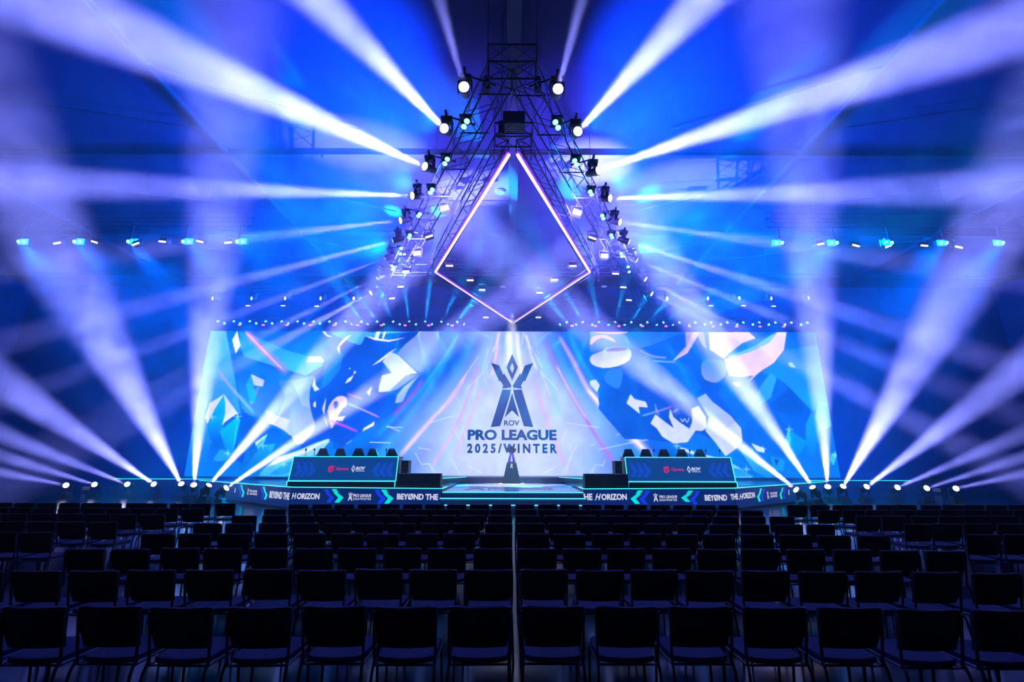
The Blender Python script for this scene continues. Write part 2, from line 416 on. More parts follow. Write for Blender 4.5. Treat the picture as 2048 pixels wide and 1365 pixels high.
poly(c1, [(760,1030),(840,1000),(800,1090),(720,1120),(640,1110)], (30,150,230))
# big dark figure shape, generic rounded mass
poly(c1, rounded([(1140,200),(1180,130),(1230,100),(1330,110),(1480,150),(1640,90),(1730,90),(1640,190),(1560,200),(1450,280),(1455,400),(1425,520),(1560,530),(1560,640),(1480,700),(1420,740),(1300,800),(1200,900),(1110,950),(1090,850),(1000,870),(860,935),(870,900),(965,800),(970,740),(945,680),(925,560),(945,440),(1000,400),(1040,280),(1060,200)], 1), (0,62,185), (0,70,200))
poly(c1, [(1040,280),(1130,190),(1170,260),(1150,360),(1060,470),(1010,500),(1030,400)], (20,110,220))
poly(c1, [(1200,500),(1420,500),(1540,560),(1500,680),(1330,790),(1230,800),(1200,640)], (0,50,190), (0,80,215))
poly(c1, rounded([(1060,85),(1420,85),(1400,140),(1330,110),(1310,170),(1280,185),(1130,120)], 1), (50,160,232))
poly(c1, [(1330,110),(1640,88),(1500,85),(1420,85)], (70,170,235))
for p in ([(1020,85),(1060,122),(1100,122),(1060,110),(1042,85)], [(1190,125),(1150,165),(1128,205),(1148,250),(1148,190),(1232,105)],
          [(1440,85),(1412,85),(1395,140),(1420,146)], [(1482,85),(1462,85),(1448,150),(1466,128)], [(1330,115),(1395,145),(1500,158),(1620,128),(1500,146),(1400,132)],
          [(1555,205),(1500,235),(1380,330),(1440,300)], [(950,470),(968,412),(974,470),(1002,500),(968,515)], [(958,600),(975,585),(975,630),(960,625)],
          [(1255,365),(1264,380),(1245,392)], [(1248,398),(1225,440),(1185,460),(1205,425)], [(1218,345),(1225,350),(1214,356)], [(1398,730),(1392,760),(1310,802),(1322,778),(1370,750)],
          [(1735,85),(1722,85),(1630,190),(1650,180)], [(1380,478),(1362,545),(1340,520)]):
    poly(c1, p, WH)
poly(c1, rounded([(1110,560),(1160,545),(1200,560),(1200,620),(1160,640),(1100,770),(1085,790),(1072,700),(1055,640)], 1), (215,190,248))
poly(c1, rounded([(1100,590),(1130,580),(1140,620),(1110,650)], 1), (70,90,225)); poly(c1, [(1130,700),(1190,690),(1168,728),(1118,722)], (215,205,248))
poly(c1, [(1020,640),(1050,560),(1034,700),(1045,740),(1062,770)], (190,205,246)); poly(c1, [(1220,880),(1300,800),(1240,860),(1180,900)], (150,190,240))
poly(c1, [(1860,85),(1735,85),(1620,175),(1560,240),(1720,380),(1860,330)], (130,150,236), (90,140,235))
poly(c1, [(1510,228),(1570,255),(1705,385),(1650,392),(1560,460),(1520,512),(1425,520),(1430,480),(1450,400),(1520,382),(1455,300)], (190,204,242), (212,214,244))
poly(c1, [(1620,400),(1710,395),(1560,500),(1500,515)], (120,155,235))
poly(c1, [(1720,395),(1640,500),(1600,590),(1545,600),(1560,540),(1610,480)], (165,190,242))
stroke(c1, [(480,90),(620,240),(770,380)], 16, (235,90,225), .9, (120,120,245), 26)
stroke(c1, [(470,85),(600,220),(740,360)], 6, (255,200,240), .8)
stroke(c1, [(270,360),(380,500),(540,680)], 8, (210,110,235), .7, (60,210,245), 12)
stroke(c1, [(1060,720),(1160,755),(1280,805)], 8, (230,40,235), .95, (190,60,245), 5)
stroke(c1, [(1200,600),(1320,650),(1430,700)], 7, (60,190,250), .9, (240,110,190), 4)
stroke(c1, [(1200,530),(1310,570)], 4, (240,130,220), .7)
# --- centre rays
cen = np.exp(-((PX - 1024) / (62 + 95 * smooth((PY - 690) / 190)))**4 * .5) * (.55 + .45 * smooth((PY - 660) / 150))
wide = smooth(1 - (side - 90 - 1.0 * (PY - 664) * .82) / 90)
zone = np.clip(smooth((150 + (PY - 664) * .58 - side) / 26), 0, 1)[..., None]
IMG[:] = IMG * (1 - zone) + (L3((0, 96, 222)) * (1 - .5 * lowb) + L3((30, 140, 238)) * .5 * lowb) * zone
def fan(xt, xb, wid, col, alpha, w2=None, col2=None, bend=0.12):
    # a ray from the top edge to the bottom edge, bulging outwards
    y0, y1 = 664, 956; pts = []
    for t in np.linspace(0, 1, 6):
        x = xt + (xb - xt) * (t ** (1 + bend * 2)) ; pts.append((x, y0 + (y1 - y0) * t))
    stroke(lambda a, b: (a, b), pts, wid * 3.59, col, alpha, col2, (w2 or wid) * 3.59)
for s in (-1, 1):
    X = lambda d: 1026 + s * d
    fan(X(95), X(330), 12, (0,72,195), .75, 30)
    fan(X(75), X(250), 7, (20,140,250), .8, 22)
    fan(X(60), X(205), 6, (0,88,212), .7, 14)
    fan(X(110), X(300), 5, (40,160,250), .6, 12)
    fan(X(50), X(165), 6, (60,160,250), .7, 14)
    fan(X(40), X(140), 4, (90,190,255), .6, 8)
m = (cen * .93)[..., None]; IMG[:] = IMG * (1 - m) + (L3((196, 205, 242))) * m
stroke(c2, [(925,85),(905,250),(870,420)], 10, (235,190,240), .85); stroke(c2, [(1000,85),(1005,330)], 26, (215,228,252), .9); stroke(c2, [(1055,85),(1070,260),(1100,420)], 16, (222,225,250), .8)
stroke(c2, [(965,85),(950,250)], 7, (60,170,250), .6); stroke(c2, [(1085,85),(1110,220)], 6, (60,170,250), .6)
stroke(c2, [(1120,100),(1160,260),(1200,360)], 9, (225,225,252), .7); stroke(c2, [(850,200),(810,380)], 14, (170,215,252), .6); stroke(c2, [(1230,300),(1300,460),(1360,700)], 22, (120,200,250), .5)
stroke(c2, [(700,380),(590,560),(430,730),(210,985)], 10, (225,160,238), .95, (245,205,242), 16)
stroke(c2, [(780,290),(730,480),(620,760),(430,1080)], 9, (190,130,238), .8, (225,170,240), 12)
stroke(c2, [(640,100),(500,320),(300,580),(20,860)], 8, (60,190,250), .6, (20,140,240), 18)
stroke(c2, [(380,430),(290,560),(165,690)], 10, (150,60,235), .9)
stroke(c2, [(790,480),(730,680),(600,1000)], 16, (215,165,238), .55)
stroke(c2, [(1350,105),(1440,260),(1580,520),(1760,720),(2005,965)], 12, (150,120,240), .95, (245,215,240), 26)
stroke(c2, [(1560,500),(1760,715),(1990,955)], 10, (248,232,246), .95)
stroke(c2, [(1262,160),(1330,320),(1440,520),(1620,830),(1770,1045)], 10, (150,110,240), .95, (190,90,235), 12)
stroke(c2, [(1340,330),(1440,520),(1560,720)], 6, (220,190,250), .8)
stroke(c2, [(1170,420),(1240,640),(1330,880),(1415,1070)], 14, (215,170,238), .6, (225,150,225), 16)
for ln in ([(780,262),(495,665)], [(820,370),(700,495)], [(820,370),(830,450)], [(890,200),(835,350),(850,420)], [(430,740),(600,690)], [(125,765),(210,800)], [(120,770),(230,775)], [(345,920),(430,935)],
           [(325,960),(370,1040),(425,1035),(465,1100)], [(775,425),(745,545)], [(1225,370),(1345,500)], [(1225,370),(1295,545)], [(1410,742),(1645,775)], [(1640,935),(1920,875)], [(1920,875),(2012,860)],
           [(1765,832),(1915,770)], [(1590,1110),(1620,1040),(1675,1048),(1690,1005)], [(1100,85),(1095,180)], [(1105,100),(1240,350)], [(935,85),(885,230)], [(1485,900),(1370,1130)], [(1440,1000),(1400,1120)],
           [(590,1000),(650,1130)], [(600,790),(660,880)], [(660,760),(700,880)], [(1410,790),(1380,880)], [(0,880),(145,885)], [(1570,905),(1615,898)], [(700,1050),(800,1100)], [(1340,1055),(1240,1110)]):
    for a, b_ in zip(ln, ln[1:]): stroke(c2, [a, b_], 3.0, (225, 238, 252), .75, soft=False)
# --- right third
poly(c3, [(0,85),(520,85),(330,210),(200,190),(0,240)], (95,150,234), (50,110,220))
poly(c3, [(330,220),(700,85),(520,85),(230,85)], (20,105,222), (60,110,225))
poly(c3, rounded([(300,230),(420,180),(560,260),(700,300),(800,280),(900,380),(950,480),(900,520),(1000,640),(1100,800),(1000,1000),(900,870),(760,800),(700,880),(600,890),(430,860),(250,860),(60,640),(60,440),(90,400),(170,350),(280,300)], 1), (0,84,205), (0,66,190))
poly(c3, [(90,430),(150,450),(450,800),(520,850),(250,860),(60,640)], (0,72,190))
poly(c3, [(380,260),(560,280),(700,320),(800,480),(720,600),(560,560),(420,420)], (0,100,220))
poly(c3, rounded([(90,225),(130,195),(220,190),(290,205),(300,250),(280,300),(170,345),(60,345),(0,310),(0,260),(60,235)], 1), (150,160,238), (222,224,246))
poly(c3, rounded([(100,222),(150,200),(230,195),(285,208),(240,222),(150,228)], 2), (95,80,215))
poly(c3, rounded([(0,140),(30,115),(100,105),(160,128),(190,165),(150,150),(90,125),(40,150),(0,190)], 1), (228,180,222))
poly(c3, [(0,88),(280,88),(200,104),(90,98)], (240,190,205))
poly(c3, rounded([(130,350),(240,350),(225,480),(180,500),(90,430)], 1), (40,120,220)); poly(c3, [(0,440),(40,430),(70,470),(50,520),(0,470)], (200,212,244))
poly(c3, [(290,535),(320,570),(400,590),(415,630),(350,625),(357,675),(262,600)], (212,214,244))
poly(c3, [(435,745),(470,680),(520,720),(604,782),(568,700),(575,640),(600,700),(640,735),(715,785),(735,735),(728,640),(780,620),(830,700),(840,780),(800,800),(760,795),(700,880),(600,890),(520,840),(480,780)], (206,212,244))
poly(c3, [(770,565),(830,530),(880,590),(1010,690),(1085,780),(1095,870),(1060,920),(975,980),(900,880),(830,800),(855,700)], (150,175,240), (205,208,244))
poly(c3, [(465,595),(500,690),(470,660)], (120,140,235))
stroke(c3, [(652,712),(668,732),(680,712),(698,738),(712,708)], 3, WH, .9, soft=False); stroke(c3, [(615,650),(618,655)], 22, (235,225,235), .9)
# sail shapes top right
poly(c3, [(685,88),(815,88),(838,212),(805,180),(770,110),(700,240),(590,300),(690,190)], (160,140,232), (190,170,240))
poly(c3, [(740,88),(790,88),(700,240),(600,296),(680,230)], (222,185,228))
poly(c3, rounded([(852,90),(1140,88),(1190,132),(1090,170),(960,280),(862,215)], 0), (236,204,224), (214,200,236))
poly(c3, [(985,250),(1100,165),(1300,110),(1340,88),(1290,140),(1150,210),(1000,270)], (16,130,215))
poly(c3, [(1000,262),(1180,190),(1330,92),(1300,170),(1150,235),(980,285)], (110,190,236))
poly(c3, rounded([(1345,86),(1412,86),(1392,220),(1320,310),(1220,375),(1130,455),(1175,400),(1080,412),(1000,402),(966,285),(1150,232),(1290,165)], 0), (238,206,224), (228,196,228))
poly(c3, rounded([(800,280),(950,285),(990,345),(960,420),(900,460),(800,420)], 1), (70,130,228), (130,150,240))
poly(c3, rounded([(1020,455),(1060,448),(1095,465),(1060,480)], 1), (246,226,240))
poly(c3, [(1320,310),(1390,220),(1640,180),(1720,600),(1600,660),(1430,480),(1350,420),(1230,380)], (14,122,222), (20,145,228))
poly(c3, [(1420,310),(1450,305),(1480,345),(1440,340)], (170,205,245)); poly(c3, [(1300,380),(1340,420),(1300,560),(1220,620),(1180,560),(1230,470)], (40,150,230))
poly(c3, [(1250,640),(1430,488),(1590,660),(1560,900),(1400,980),(1250,950),(1100,880),(1090,780)], (0,76,194), (0,96,208))
poly(c3, [(1640,590),(1720,600),(1740,760),(1680,800),(1610,720)], (60,170,235)); poly(c3, [(1590,660),(1660,780),(1600,1000),(1550,900),(1550,760)], (14,150,226), (0,120,215))
poly(c3, [(1425,785),(1560,880),(1500,975),(1420,980)], (0,160,228), (0,130,214)); poly(c3, [(1425,785),(1445,860),(1420,980),(1400,880)], (70,200,240))
poly(c3, [(1160,888),(1250,925),(1255,955),(1200,945)], (200,220,246)); poly(c3, [(1160,888),(1200,1010),(1230,1040),(1180,1000)], (30,170,232))
poly(c3, [(1080,940),(1180,1000),(1350,1110),(1280,1140),(1180,1090)], (70,190,240), (20,140,226))
poly(c3, [(1300,980),(1400,1010),(1390,1090),(1310,1080)], (20,150,226)); poly(c3, [(1320,1000),(1360,1010),(1340,1050)], (0,60,180))
poly(c3, [(1740,960),(1775,970),(1750,1050),(1720,1000)], (60,190,240)); poly(c3, [(1650,1140),(1690,1000),(1730,1060),(1800,1140)], (0,110,214))
poly(c3, rounded([(620,905),(800,965),(900,988),(1050,1045),(1130,1110),(1190,1136),(1010,1140),(1000,1060),(880,1005),(700,960)], 1), (190,215,248), (90,185,242))
poly(c3, [(1010,1060),(1080,1075),(1150,1125),(1040,1130)], (30,150,230))
stroke(c3, [(370,692),(480,660),(600,620)], 5, (60,200,250), .8, (190,60,240), 5); stroke(c3, [(450,296),(620,306)], 4, (150,190,250), .8)
stroke(c3, [(350,215),(450,262),(550,272)], 6, (150,170,245), .7)
for cf, u, v in ((c1, 415, 695), (c1, 345, 960), (c1, 595, 905), (c3, 622, 906), (c3, 1430, 788), (c3, 1762, 968), (c3, 1125, 1075), (c3, 1240, 930), (c1, 745, 1040), (c1, 230, 700)):
    stroke(cf, [(u - 1, v), (u + 1, v)], 12, (190, 245, 255), .95)
    stroke(cf, [(u - 30, v), (u + 30, v)], 3, (150, 240, 255), .5); stroke(cf, [(u, v - 26), (u, v + 26)], 3, (150, 240, 255), .5)
# fine painterly variation
rng = np.random.RandomState(3)
def vnoise(n1, n2):
    g = rng.rand(n1, n2).astype(np.float32)
    yi = np.linspace(0, n1 - 1.001, H2); xi = np.linspace(0, n2 - 1.001, W2); y0 = yi.astype(int); x0 = xi.astype(int); fy = smooth(yi - y0)[:, None]; fx = smooth(xi - x0)[None]
    return (g[y0][:, x0]*(1-fy)*(1-fx) + g[y0+1][:, x0]*fy*(1-fx) + g[y0][:, x0+1]*(1-fy)*fx + g[y0+1][:, x0+1]*fy*fx)
IMG *= (1 + .22 * (vnoise(9, 40) - .5) + .14 * (vnoise(26, 130) - .5))[..., None]
# faceted ice: angular cells with slightly different tone in the side thirds
cell = np.full((H2, W2), 1e9, np.float32); val = np.zeros((H2, W2), np.float32)
yy, xx = np.mgrid[0:H2, 0:W2].astype(np.float32)
u_, v_ = xx * .8 + yy * .6, (yy * .8 - xx * .6) * .45
pts_ = rng.rand(150, 2); pts_[:, 0] *= W2; pts_[:, 1] *= H2
for a_, c_ in pts_:
    d_ = np.abs(u_ - (a_ * .8 + c_ * .6)) + np.abs(v_ - (c_ * .8 - a_ * .6) * .45) * 1.6
    m_ = d_ < cell; cell[m_] = d_[m_]; val[m_] = rng.rand()
fa = smooth((side - 230) / 120) * (.55 + .45 * smooth((PY - 700) / 160))
IMG *= (1 + fa * .30 * (val - .5))[..., None]
IMG = IMG.reshape(GH, SS, GW, SS, 3).mean((1, 3))
# slanted left and right ends: the wall's outline follows the stage wings
ys_f = (np.arange(GH + 1) / GH); xs_f = (np.arange(GW + 1) / GW)
VX, VZ = np.meshgrid(SX0 + xs_f * (SX1 - SX0), SZ0 + ys_f * (SZ1 - SZ0))
verts = np.stack([VX, np.full_like(VX, YS), VZ], -1).reshape(-1, 3)
idx = np.arange((GH + 1) * (GW + 1)).reshape(GH + 1, GW + 1)
q = np.stack([idx[:-1, :-1], idx[:-1, 1:], idx[1:, 1:], idx[1:, :-1]], -1).reshape(-1, 4)
me = bpy.data.meshes.new('display_panel')
me.vertices.add(len(verts)); me.vertices.foreach_set('co', verts.ravel())
me.loops.add(q.size); me.loops.foreach_set('vertex_index', q.ravel().astype(np.int32))
me.polygons.add(len(q)); me.polygons.foreach_set('loop_start', np.arange(0, q.size, 4, dtype=np.int32))
me.update(calc_edges=True)
pad = np.pad(IMG, ((0, 1), (0, 1), (0, 0)), mode='edge'); vc = (pad + np.roll(pad, 1, 0) + np.roll(pad, 1, 1) + np.roll(np.roll(pad, 1, 0), 1, 1)) / 4
vc[0] = pad[0]; vc[:, 0] = pad[:, 0]
ca = me.color_attributes.new('led_colour', 'FLOAT_COLOR', 'POINT')
ca.data.foreach_set('color', np.concatenate([vc, np.ones(vc.shape[:2] + (1,))], -1).astype(np.float32).ravel())
sm = bpy.data.materials.new('led_wall_pixels'); sm.use_nodes = True; nt = sm.node_tree; nt.nodes.clear()
out = nt.nodes.new('ShaderNodeOutputMaterial'); em = nt.nodes.new('ShaderNodeEmission'); at_ = nt.nodes.new('ShaderNodeAttribute'); at_.attribute_name = 'led_colour'
em.inputs['Strength'].default_value = 1.42; nt.links.new(at_.outputs['Color'], em.inputs['Color']); nt.links.new(em.outputs[0], out.inputs['Surface'])
sm.cycles.emission_sampling = 'NONE'
me.materials.append(sm)
wall = thing('led_wall', 'huge LED wall showing blue crystal artwork and a league emblem behind the stage', 'screen', (SXC, YS, SZ0))
INV = Matrix.Translation((-SXC, -YS, -SZ0))
def child(o, root): o.parent = root; o.matrix_parent_inverse = root.matrix_world.inverted(); return o
child(link('display_panel', me), wall)
child(MB().box((SXC, YS + .2, (SZ0 + SZ1) / 2), (2 * SXH + .1, .36, SZ1 - SZ0 + .1)).obj('cabinet', M['black']), wall)
def place_flat(name, me_, x0, y0, Y, root, parentlabel=None):
    p = atY(x0, y0, Y)
    o = link(name, me_); o.matrix_world = frame_at(p, V((1, 0, 0))); child(o, root)
    if parentlabel: o['label'] = parentlabel
    return o
def pxs(x0, y0, x1, y1, Y): a = atY(x0, y1, Y); b_ = atY(x1, y0, Y); return abs(b_.x - a.x), abs(b_.z - a.z)
LY = YS - .03
ew, eh = pxs(982, 708, 1068, 854, LY)
eb = flat_mesh('emblem', EMB, M['logo'], eh)
place_flat('emblem', eb, 1024, 855, LY, wall, 'dark blue winged league emblem')
w_, h_ = pxs(1008, 841, 1039, 852, LY); place_flat('small_lettering', text_mesh('ROV', M['logo'], w_, h_, .03), 1008, 852, LY, wall)
w_, h_ = pxs(935, 860, 1113, 881, LY); place_flat('title_lettering', text_mesh('PRO LEAGUE', M['logo'], w_, h_, .045), 935, 881, LY, wall)
w_, h_ = pxs(934, 888, 1114, 907, LY); place_flat('date_lettering', text_mesh('2025/WINTER', M['logo'], w_, h_, .045, 0, 1.5), 934, 907, LY, wall)

# ------------------------------------------------------------------ stage
ZD = .83
pf = atZ(862, 978.4, ZD); yf = pf.y
A1 = atZ(584, 975.6, ZD); A2 = atZ(398, 961.6, ZD); A3 = atZ(235, 958.8, ZD)
XN = abs(atZ(884.5, 978.4, ZD).x)
corner = (abs(A1.x), A1.y); wing = (abs(A2.x), A2.y); far = (abs(A3.x) + .2, A3.y)
print('stage', yf, A1, A2, A3)
stage = thing('stage', 'wide dark stage with glowing cyan edges and LED lettering along its front', 'stage', (0, yf, 0))
out_l = [(-XN, yf), (-corner[0], corner[1]), (-wing[0], wing[1]), (-far[0], far[1]), (-far[0], YB - .6), (-XN - .01, YB - .6)]
ZP = .735
PB = 24.6
def pris(polyxy, z0, z1, m, name, root): return child(MB().prism(polyxy, lambda a, b_, t: V((a, b_, t)), z0, z1).obj(name, m), root)
left = [(-XN, yf), (-corner[0], corner[1]), (-wing[0], wing[1]), (-wing[0], far[1]), (-far[0], far[1]), (-far[0], YB - .6), (-XN, YB - .6)]
for s in (1, -1):
    pl = [(x * s, y) for x, y in left]
    pris(pl, 0, ZD - .02, M['fascia'], 'stage_base', stage); pris(pl, ZD - .02, ZD, M['deck'], 'deck', stage)
# rear of the centre bay and the low plinth under the screen
pris([(-XN, PB), (XN, PB), (XN, YB - .6), (-XN, YB - .6)], 0, ZD, M['fascia'], 'rear_deck', stage)
# strips along the edges
for s in (1, -1):
    pts = [V((s * (XN - .0), yf + 1.3, ZD + .012)), V((s * XN, yf - .012, ZD + .012)), V((s * corner[0], corner[1] - .012, ZD + .012)), V((s * wing[0], wing[1] - .012, ZD + .012))]
    child(MB().path([V((s * wing[0], far[1] - .012, ZD + .012)), V((s * far[0], far[1] - .012, ZD + .012))], .022, 4).obj('edge_light', M['strip']), stage)
    child(MB().path(pts, .022, 4).obj('edge_light', M['strip']), stage)
riser = thing('screen_riser', 'low dark riser with cyan side strips under the middle of the LED wall', 'riser', (0, 25.5, ZP))
ra = atZ(932, 955, ZD + .22); rb = atZ(884, 960.5, ZD + .22)
rp = [(-abs(ra.x), ra.y), (abs(ra.x), ra.y), (abs(rb.x) + 1.2, rb.y - .5), (abs(rb.x) + 1.2, 26.9), (-abs(rb.x) - 1.2, 26.9), (-abs(rb.x) - 1.2, rb.y - .5)]
print('riser', ra, rb)
pris(rp, ZD - .005, ZD + .22, M['fascia'], 'riser_body', riser)
for s in (1, -1):
    child(MB().path([(s * abs(ra.x), ra.y - .02, ZD + .23), (s * (abs(rb.x) + 1.2), rb.y - .52, ZD + .23)], .022, 4).obj('edge_light', M['strip']), riser)
# central white platform and steps
plat = thing('centre_platform', 'pale grey glossy platform with printed league name in the middle of the stage', 'platform', (0, yf, 0))
pris([(-XN + .02, yf - .02), (XN - .02, yf - .02), (XN - .02, PB), (-XN + .02, PB)], 0, ZP, M['white'], 'platform_body', plat)
def floor_flat(name, me_, p, sx, sy, root, lab=None):
    o = link(name, me_); o.matrix_world = Matrix.Translation(p) @ Matrix.Diagonal((sx, sy, 1, 1)); child(o, root)
    if lab: o['label'] = lab
    return o
# ring / diamond print round the pedestal, lettering in front
PED = atZ(1023, 968.5, ZP); print('ped', PED)
b = MB()
for (a, c) in ((0, 1), (1, 2), (2, 3), (3, 0)):
    o4 = [(-3.0, 0), (0, -1.55), (3.0, 0), (0, 1.55)]; i4 = [(-1.9, 0), (0, -1.0), (1.9, 0), (0, 1.0)]
    b.add([(PED.x + o4[a][0], PED.y + o4[a][1], ZP + .004), (PED.x + o4[c][0], PED.y + o4[c][1], ZP + .004), (PED.x + i4[c][0], PED.y + i4[c][1], ZP + .004), (PED.x + i4[a][0], PED.y + i4[a][1], ZP + .004)], [(0, 1, 2, 3)])
child(b.obj('diamond_print', M['printm']), plat)
t0 = atZ(975, 979.5, ZP); t1 = atZ(1106, 979.5, ZP); tt = atZ(975, 975.5, ZP)
floor_flat('printed_title', text_mesh('PRO LEAGUE', M['printm'], t1.x - t0.x, tt.y - t0.y, .03), t0 + V((0, 0, .005)), 1, 1, plat)
t0 = atZ(975, 981.3, ZP)
floor_flat('printed_date', text_mesh('2025/WINTER', M['printm'], t1.x - t0.x, .32, .02, 0, 1.4), t0 + V((0, 0, .005)), 1, 1, plat)
t0 = atZ(948, 981, ZP); tt = atZ(948, 973.5, ZP)
floor_flat('printed_emblem', flat_mesh('printed_emblem', EMB, M['printm'], 1.0), t0 + V((0, 0, .005)), 1.0 * 1.6, (tt.y - t0.y), plat)
steps = thing('stage_steps', 'three wide blue stage steps with glowing cyan nosings at the centre', 'steps', (0, yf - .5, 0))
for i, z in enumerate((.732, .525, .31)):
    y1 = yf - .03; y0 = yf - .05 - .27 * i
    w = XN - .02 + .05 * i
    child(MB().box((0, (y0 + y1) / 2, z / 2), (2 * w, y1 - y0 + .0, z)).obj('step', M['stepm']), steps)
    child(MB().box((0, y0 - .014, z - .02), (2 * w, .022, .022)).obj('nosing_light', M['nosing']), steps)
# ------------------------------------------------------------------ LED fascia graphics (parts of the stage)
planes = {}
for s in (-1, 1):
    planes[('f', s)] = (V((s * XN, yf, 0)), V((s * corner[0], corner[1], 0)))
    planes[('w', s)] = (V((s * corner[0], corner[1], 0)), V((s * wing[0], wing[1], 0)))
def fascia_frame(key, off=.03):
    s = key[1]; a, c = planes[key]
    if s < 0: a, c = c, a      # from left to right in the picture
    d = (c - a).normalized(); n = V((d.y, -d.x, 0))
    if n.y > 0: n = -n
    return a + n * off, d, n
for key in planes:
    p, d, n = fascia_frame(key, 0); a, c = planes[key]; L = (c - a).length
    o = MB().box((L / 2, 0, .44), (L - .04, .02, .72)).obj('led_banner', M['led_navy'])
    o.matrix_world = Matrix.Translation(p + n * .012) @ Matrix((d, V((0, 0, 1)).cross(d), V((0, 0, 1)))).transposed().to_4x4(); child(o, stage)
def fas_pt(key, x, y, off=.03):
    p, d, n = fascia_frame(key, off); return on_plane(x, y, p, n)
def fas_text(key, s, x0, y0, x1, y1, m, bold=.03, slant=0, name='banner_lettering', sp=1.0):
    a = fas_pt(key, x0, y1); b_ = fas_pt(key, x1, y1); c = fas_pt(key, x0, y0); _, d, n = fascia_frame(key)
    o = link(name, text_mesh(s, m, (b_ - a).length, c.z - a.z, bold, slant, sp)); o.matrix_world = frame_at(a, d); child(o, stage)
def fas_poly(key, polys, m, name, off=.03):
    b = MB()
    for p in polys: b.add([fas_pt(key, x, y, off) for x, y in p], [tuple(range(len(p)))])
    me_ = bpy.data.meshes.new(name); me_.from_pydata(b.v, [], b.f); me_.materials.append(m); child(link(name, me_), stage)
def fas_emblem(key, xc, y0, y1, m, sx=1.0):
    a = fas_pt(key, xc, y1); c = fas_pt(key, xc, y0); _, d, n = fascia_frame(key)
    o = link('banner_emblem', flat_mesh('banner_emblem', EMB, m, c.z - a.z, sx=sx)); o.matrix_world = frame_at(a, d); child(o, stage)
def chev(key, x, y0, y1, w, s, m, name='banner_arrow'):
    # lightning-edged arrow pointing in direction s, x = left end of its foot
    h = y1 - y0
    P = [(0, 0), (.45, 0), (.40, .14), (.55, .14), (.50, .28), (1, .62), (.62, 1), (.2, 1), (.55, .62), (.12, .28), (.22, .24), (.02, .12)]
    pts = [(x + (u if s > 0 else 1 - u) * w, y0 + v * h) for u, v in P]
    fas_poly(key, [pts], m, name)
W_ = M['led_white']; LB = M['led_blue']; LC = M['led_cyan']
def H_glyph(key, x0, y0, x1, y1):
    w, h = x1 - x0, y1 - y0
    P1 = [(.30, 0), (.50, 0), (.34, .42), (.74, .42), (.88, 0), (1.08, 0), (.80, 1), (.60, 1), (.70, .6), (.30, .6), (.14, 1), (-.14, 1), (.08, .8), (.12, .45)]
    fas_poly(key, [[(x0 + u * w, y0 + v * h) for u, v in P1]], W_, 'banner_lettering')
# left side
chev(('f', -1), 648.5, 979.5, 1006, 20, 1, LB); chev(('f', -1), 664, 979.0, 1006, 23, 1, LC)
fas_emblem(('f', -1), 700, 984.5, 1002, W_); fas_text(('f', -1), 'PRO LEAGUE', 706, 988.5, 742, 994.5, W_); fas_text(('f', -1), '2025/WINTER', 706, 996, 742, 1000.5, W_, .03, 0, sp=1.4)
chev(('f', -1), 749, 980, 1008, 23, 1, LB); chev(('f', -1), 763, 980, 1008, 24, 1, LC)
fas_text(('f', -1), 'BEYØND THE', 793.5, 987.5, 876, 1000, W_, .04)
fas_poly(('f', -1), [[(881, 1001), (885, 994), (884.6, 1001)]], W_, 'banner_lettering')
H_glyph(('f', -1), 583.5, 986.5, 592, 998.5)
fas_text(('f', -1), 'ORIZON', 593, 987, 638.5, 999, W_, .04)
fas_text(('w', -1), 'BEYØND THE', 538, 982, 578.5, 996.5, W_, .04)
chev(('w', -1), 520, 974.5, 999, 9, 1, LB); chev(('w', -1), 525.5, 974, 1000, 10, 1, LC)
fas_emblem(('w', -1), 495, 976, 991, W_, .8); fas_text(('w', -1), 'PRO LEAGUE', 499, 980, 514, 984.5, W_); fas_text(('w', -1), '2025/WINTER', 499, 986, 514, 990, W_, .03)
chev(('w', -1), 476, 970.5, 995, 7, 1, LB); chev(('w', -1), 481, 970.5, 995, 8, 1, LC)
fas_poly(('w', -1), [[(468.6, 986), (470.4, 976.5), (471.6, 976.5), (470, 986)]], W_, 'banner_lettering')
# right side
fas_text(('f', 1), 'HE', 1168, 988, 1185, 1001, W_, .04); fas_poly(('f', 1), [[(1165.2, 988), (1167.4, 988), (1167.4, 991.4), (1165.2, 989.6)]], W_, 'banner_lettering')
H_glyph(('f', 1), 1190.5, 988, 1201, 1001)
fas_text(('f', 1), 'ORIZON', 1203, 988.5, 1254, 1001, W_, .04)
chev(('f', 1), 1261, 981.5, 1008.5, 24, -1, LC); chev(('f', 1), 1278, 982, 1009, 22, -1, LB)
fas_emblem(('f', 1), 1312, 986.5, 1004, W_); fas_text(('f', 1), 'PRO LEAGUE', 1319, 991.5, 1354.5, 997, W_); fas_text(('f', 1), '2025/WINTER', 1319, 998.5, 1354.5, 1003, W_, .03, 0, sp=1.4)
chev(('f', 1), 1362, 982, 1004.5, 24, -1, LC); chev(('f', 1), 1380, 982.5, 1009.5, 20, -1, LB)
fas_text(('f', 1), 'BEYØND', 1410, 990, 1455, 1002.5, W_, .04)
fas_text(('w', 1), 'THE', 1462, 989, 1477, 1001, W_, .04)
H_glyph(('w', 1), 1479, 988, 1486, 1000)
fas_text(('w', 1), 'ORIZON', 1487, 986.5, 1511, 998.5, W_, .04)
chev(('w', 1), 1514, 977.5, 1004, 10, -1, LC); chev(('w', 1), 1522, 978, 1003, 8, -1, LB)
fas_emblem(('w', 1), 1537, 982, 999, W_, .8); fas_text(('w', 1), 'PRO LEAGUE', 1541, 985.5, 1555, 990, W_); fas_text(('w', 1), '2025/WINTER', 1541, 991.5, 1555, 996, W_, .03)
chev(('w', 1), 1559, 975.5, 999, 8, -1, LC); chev(('w', 1), 1566, 975.5, 998, 6, -1, LB)
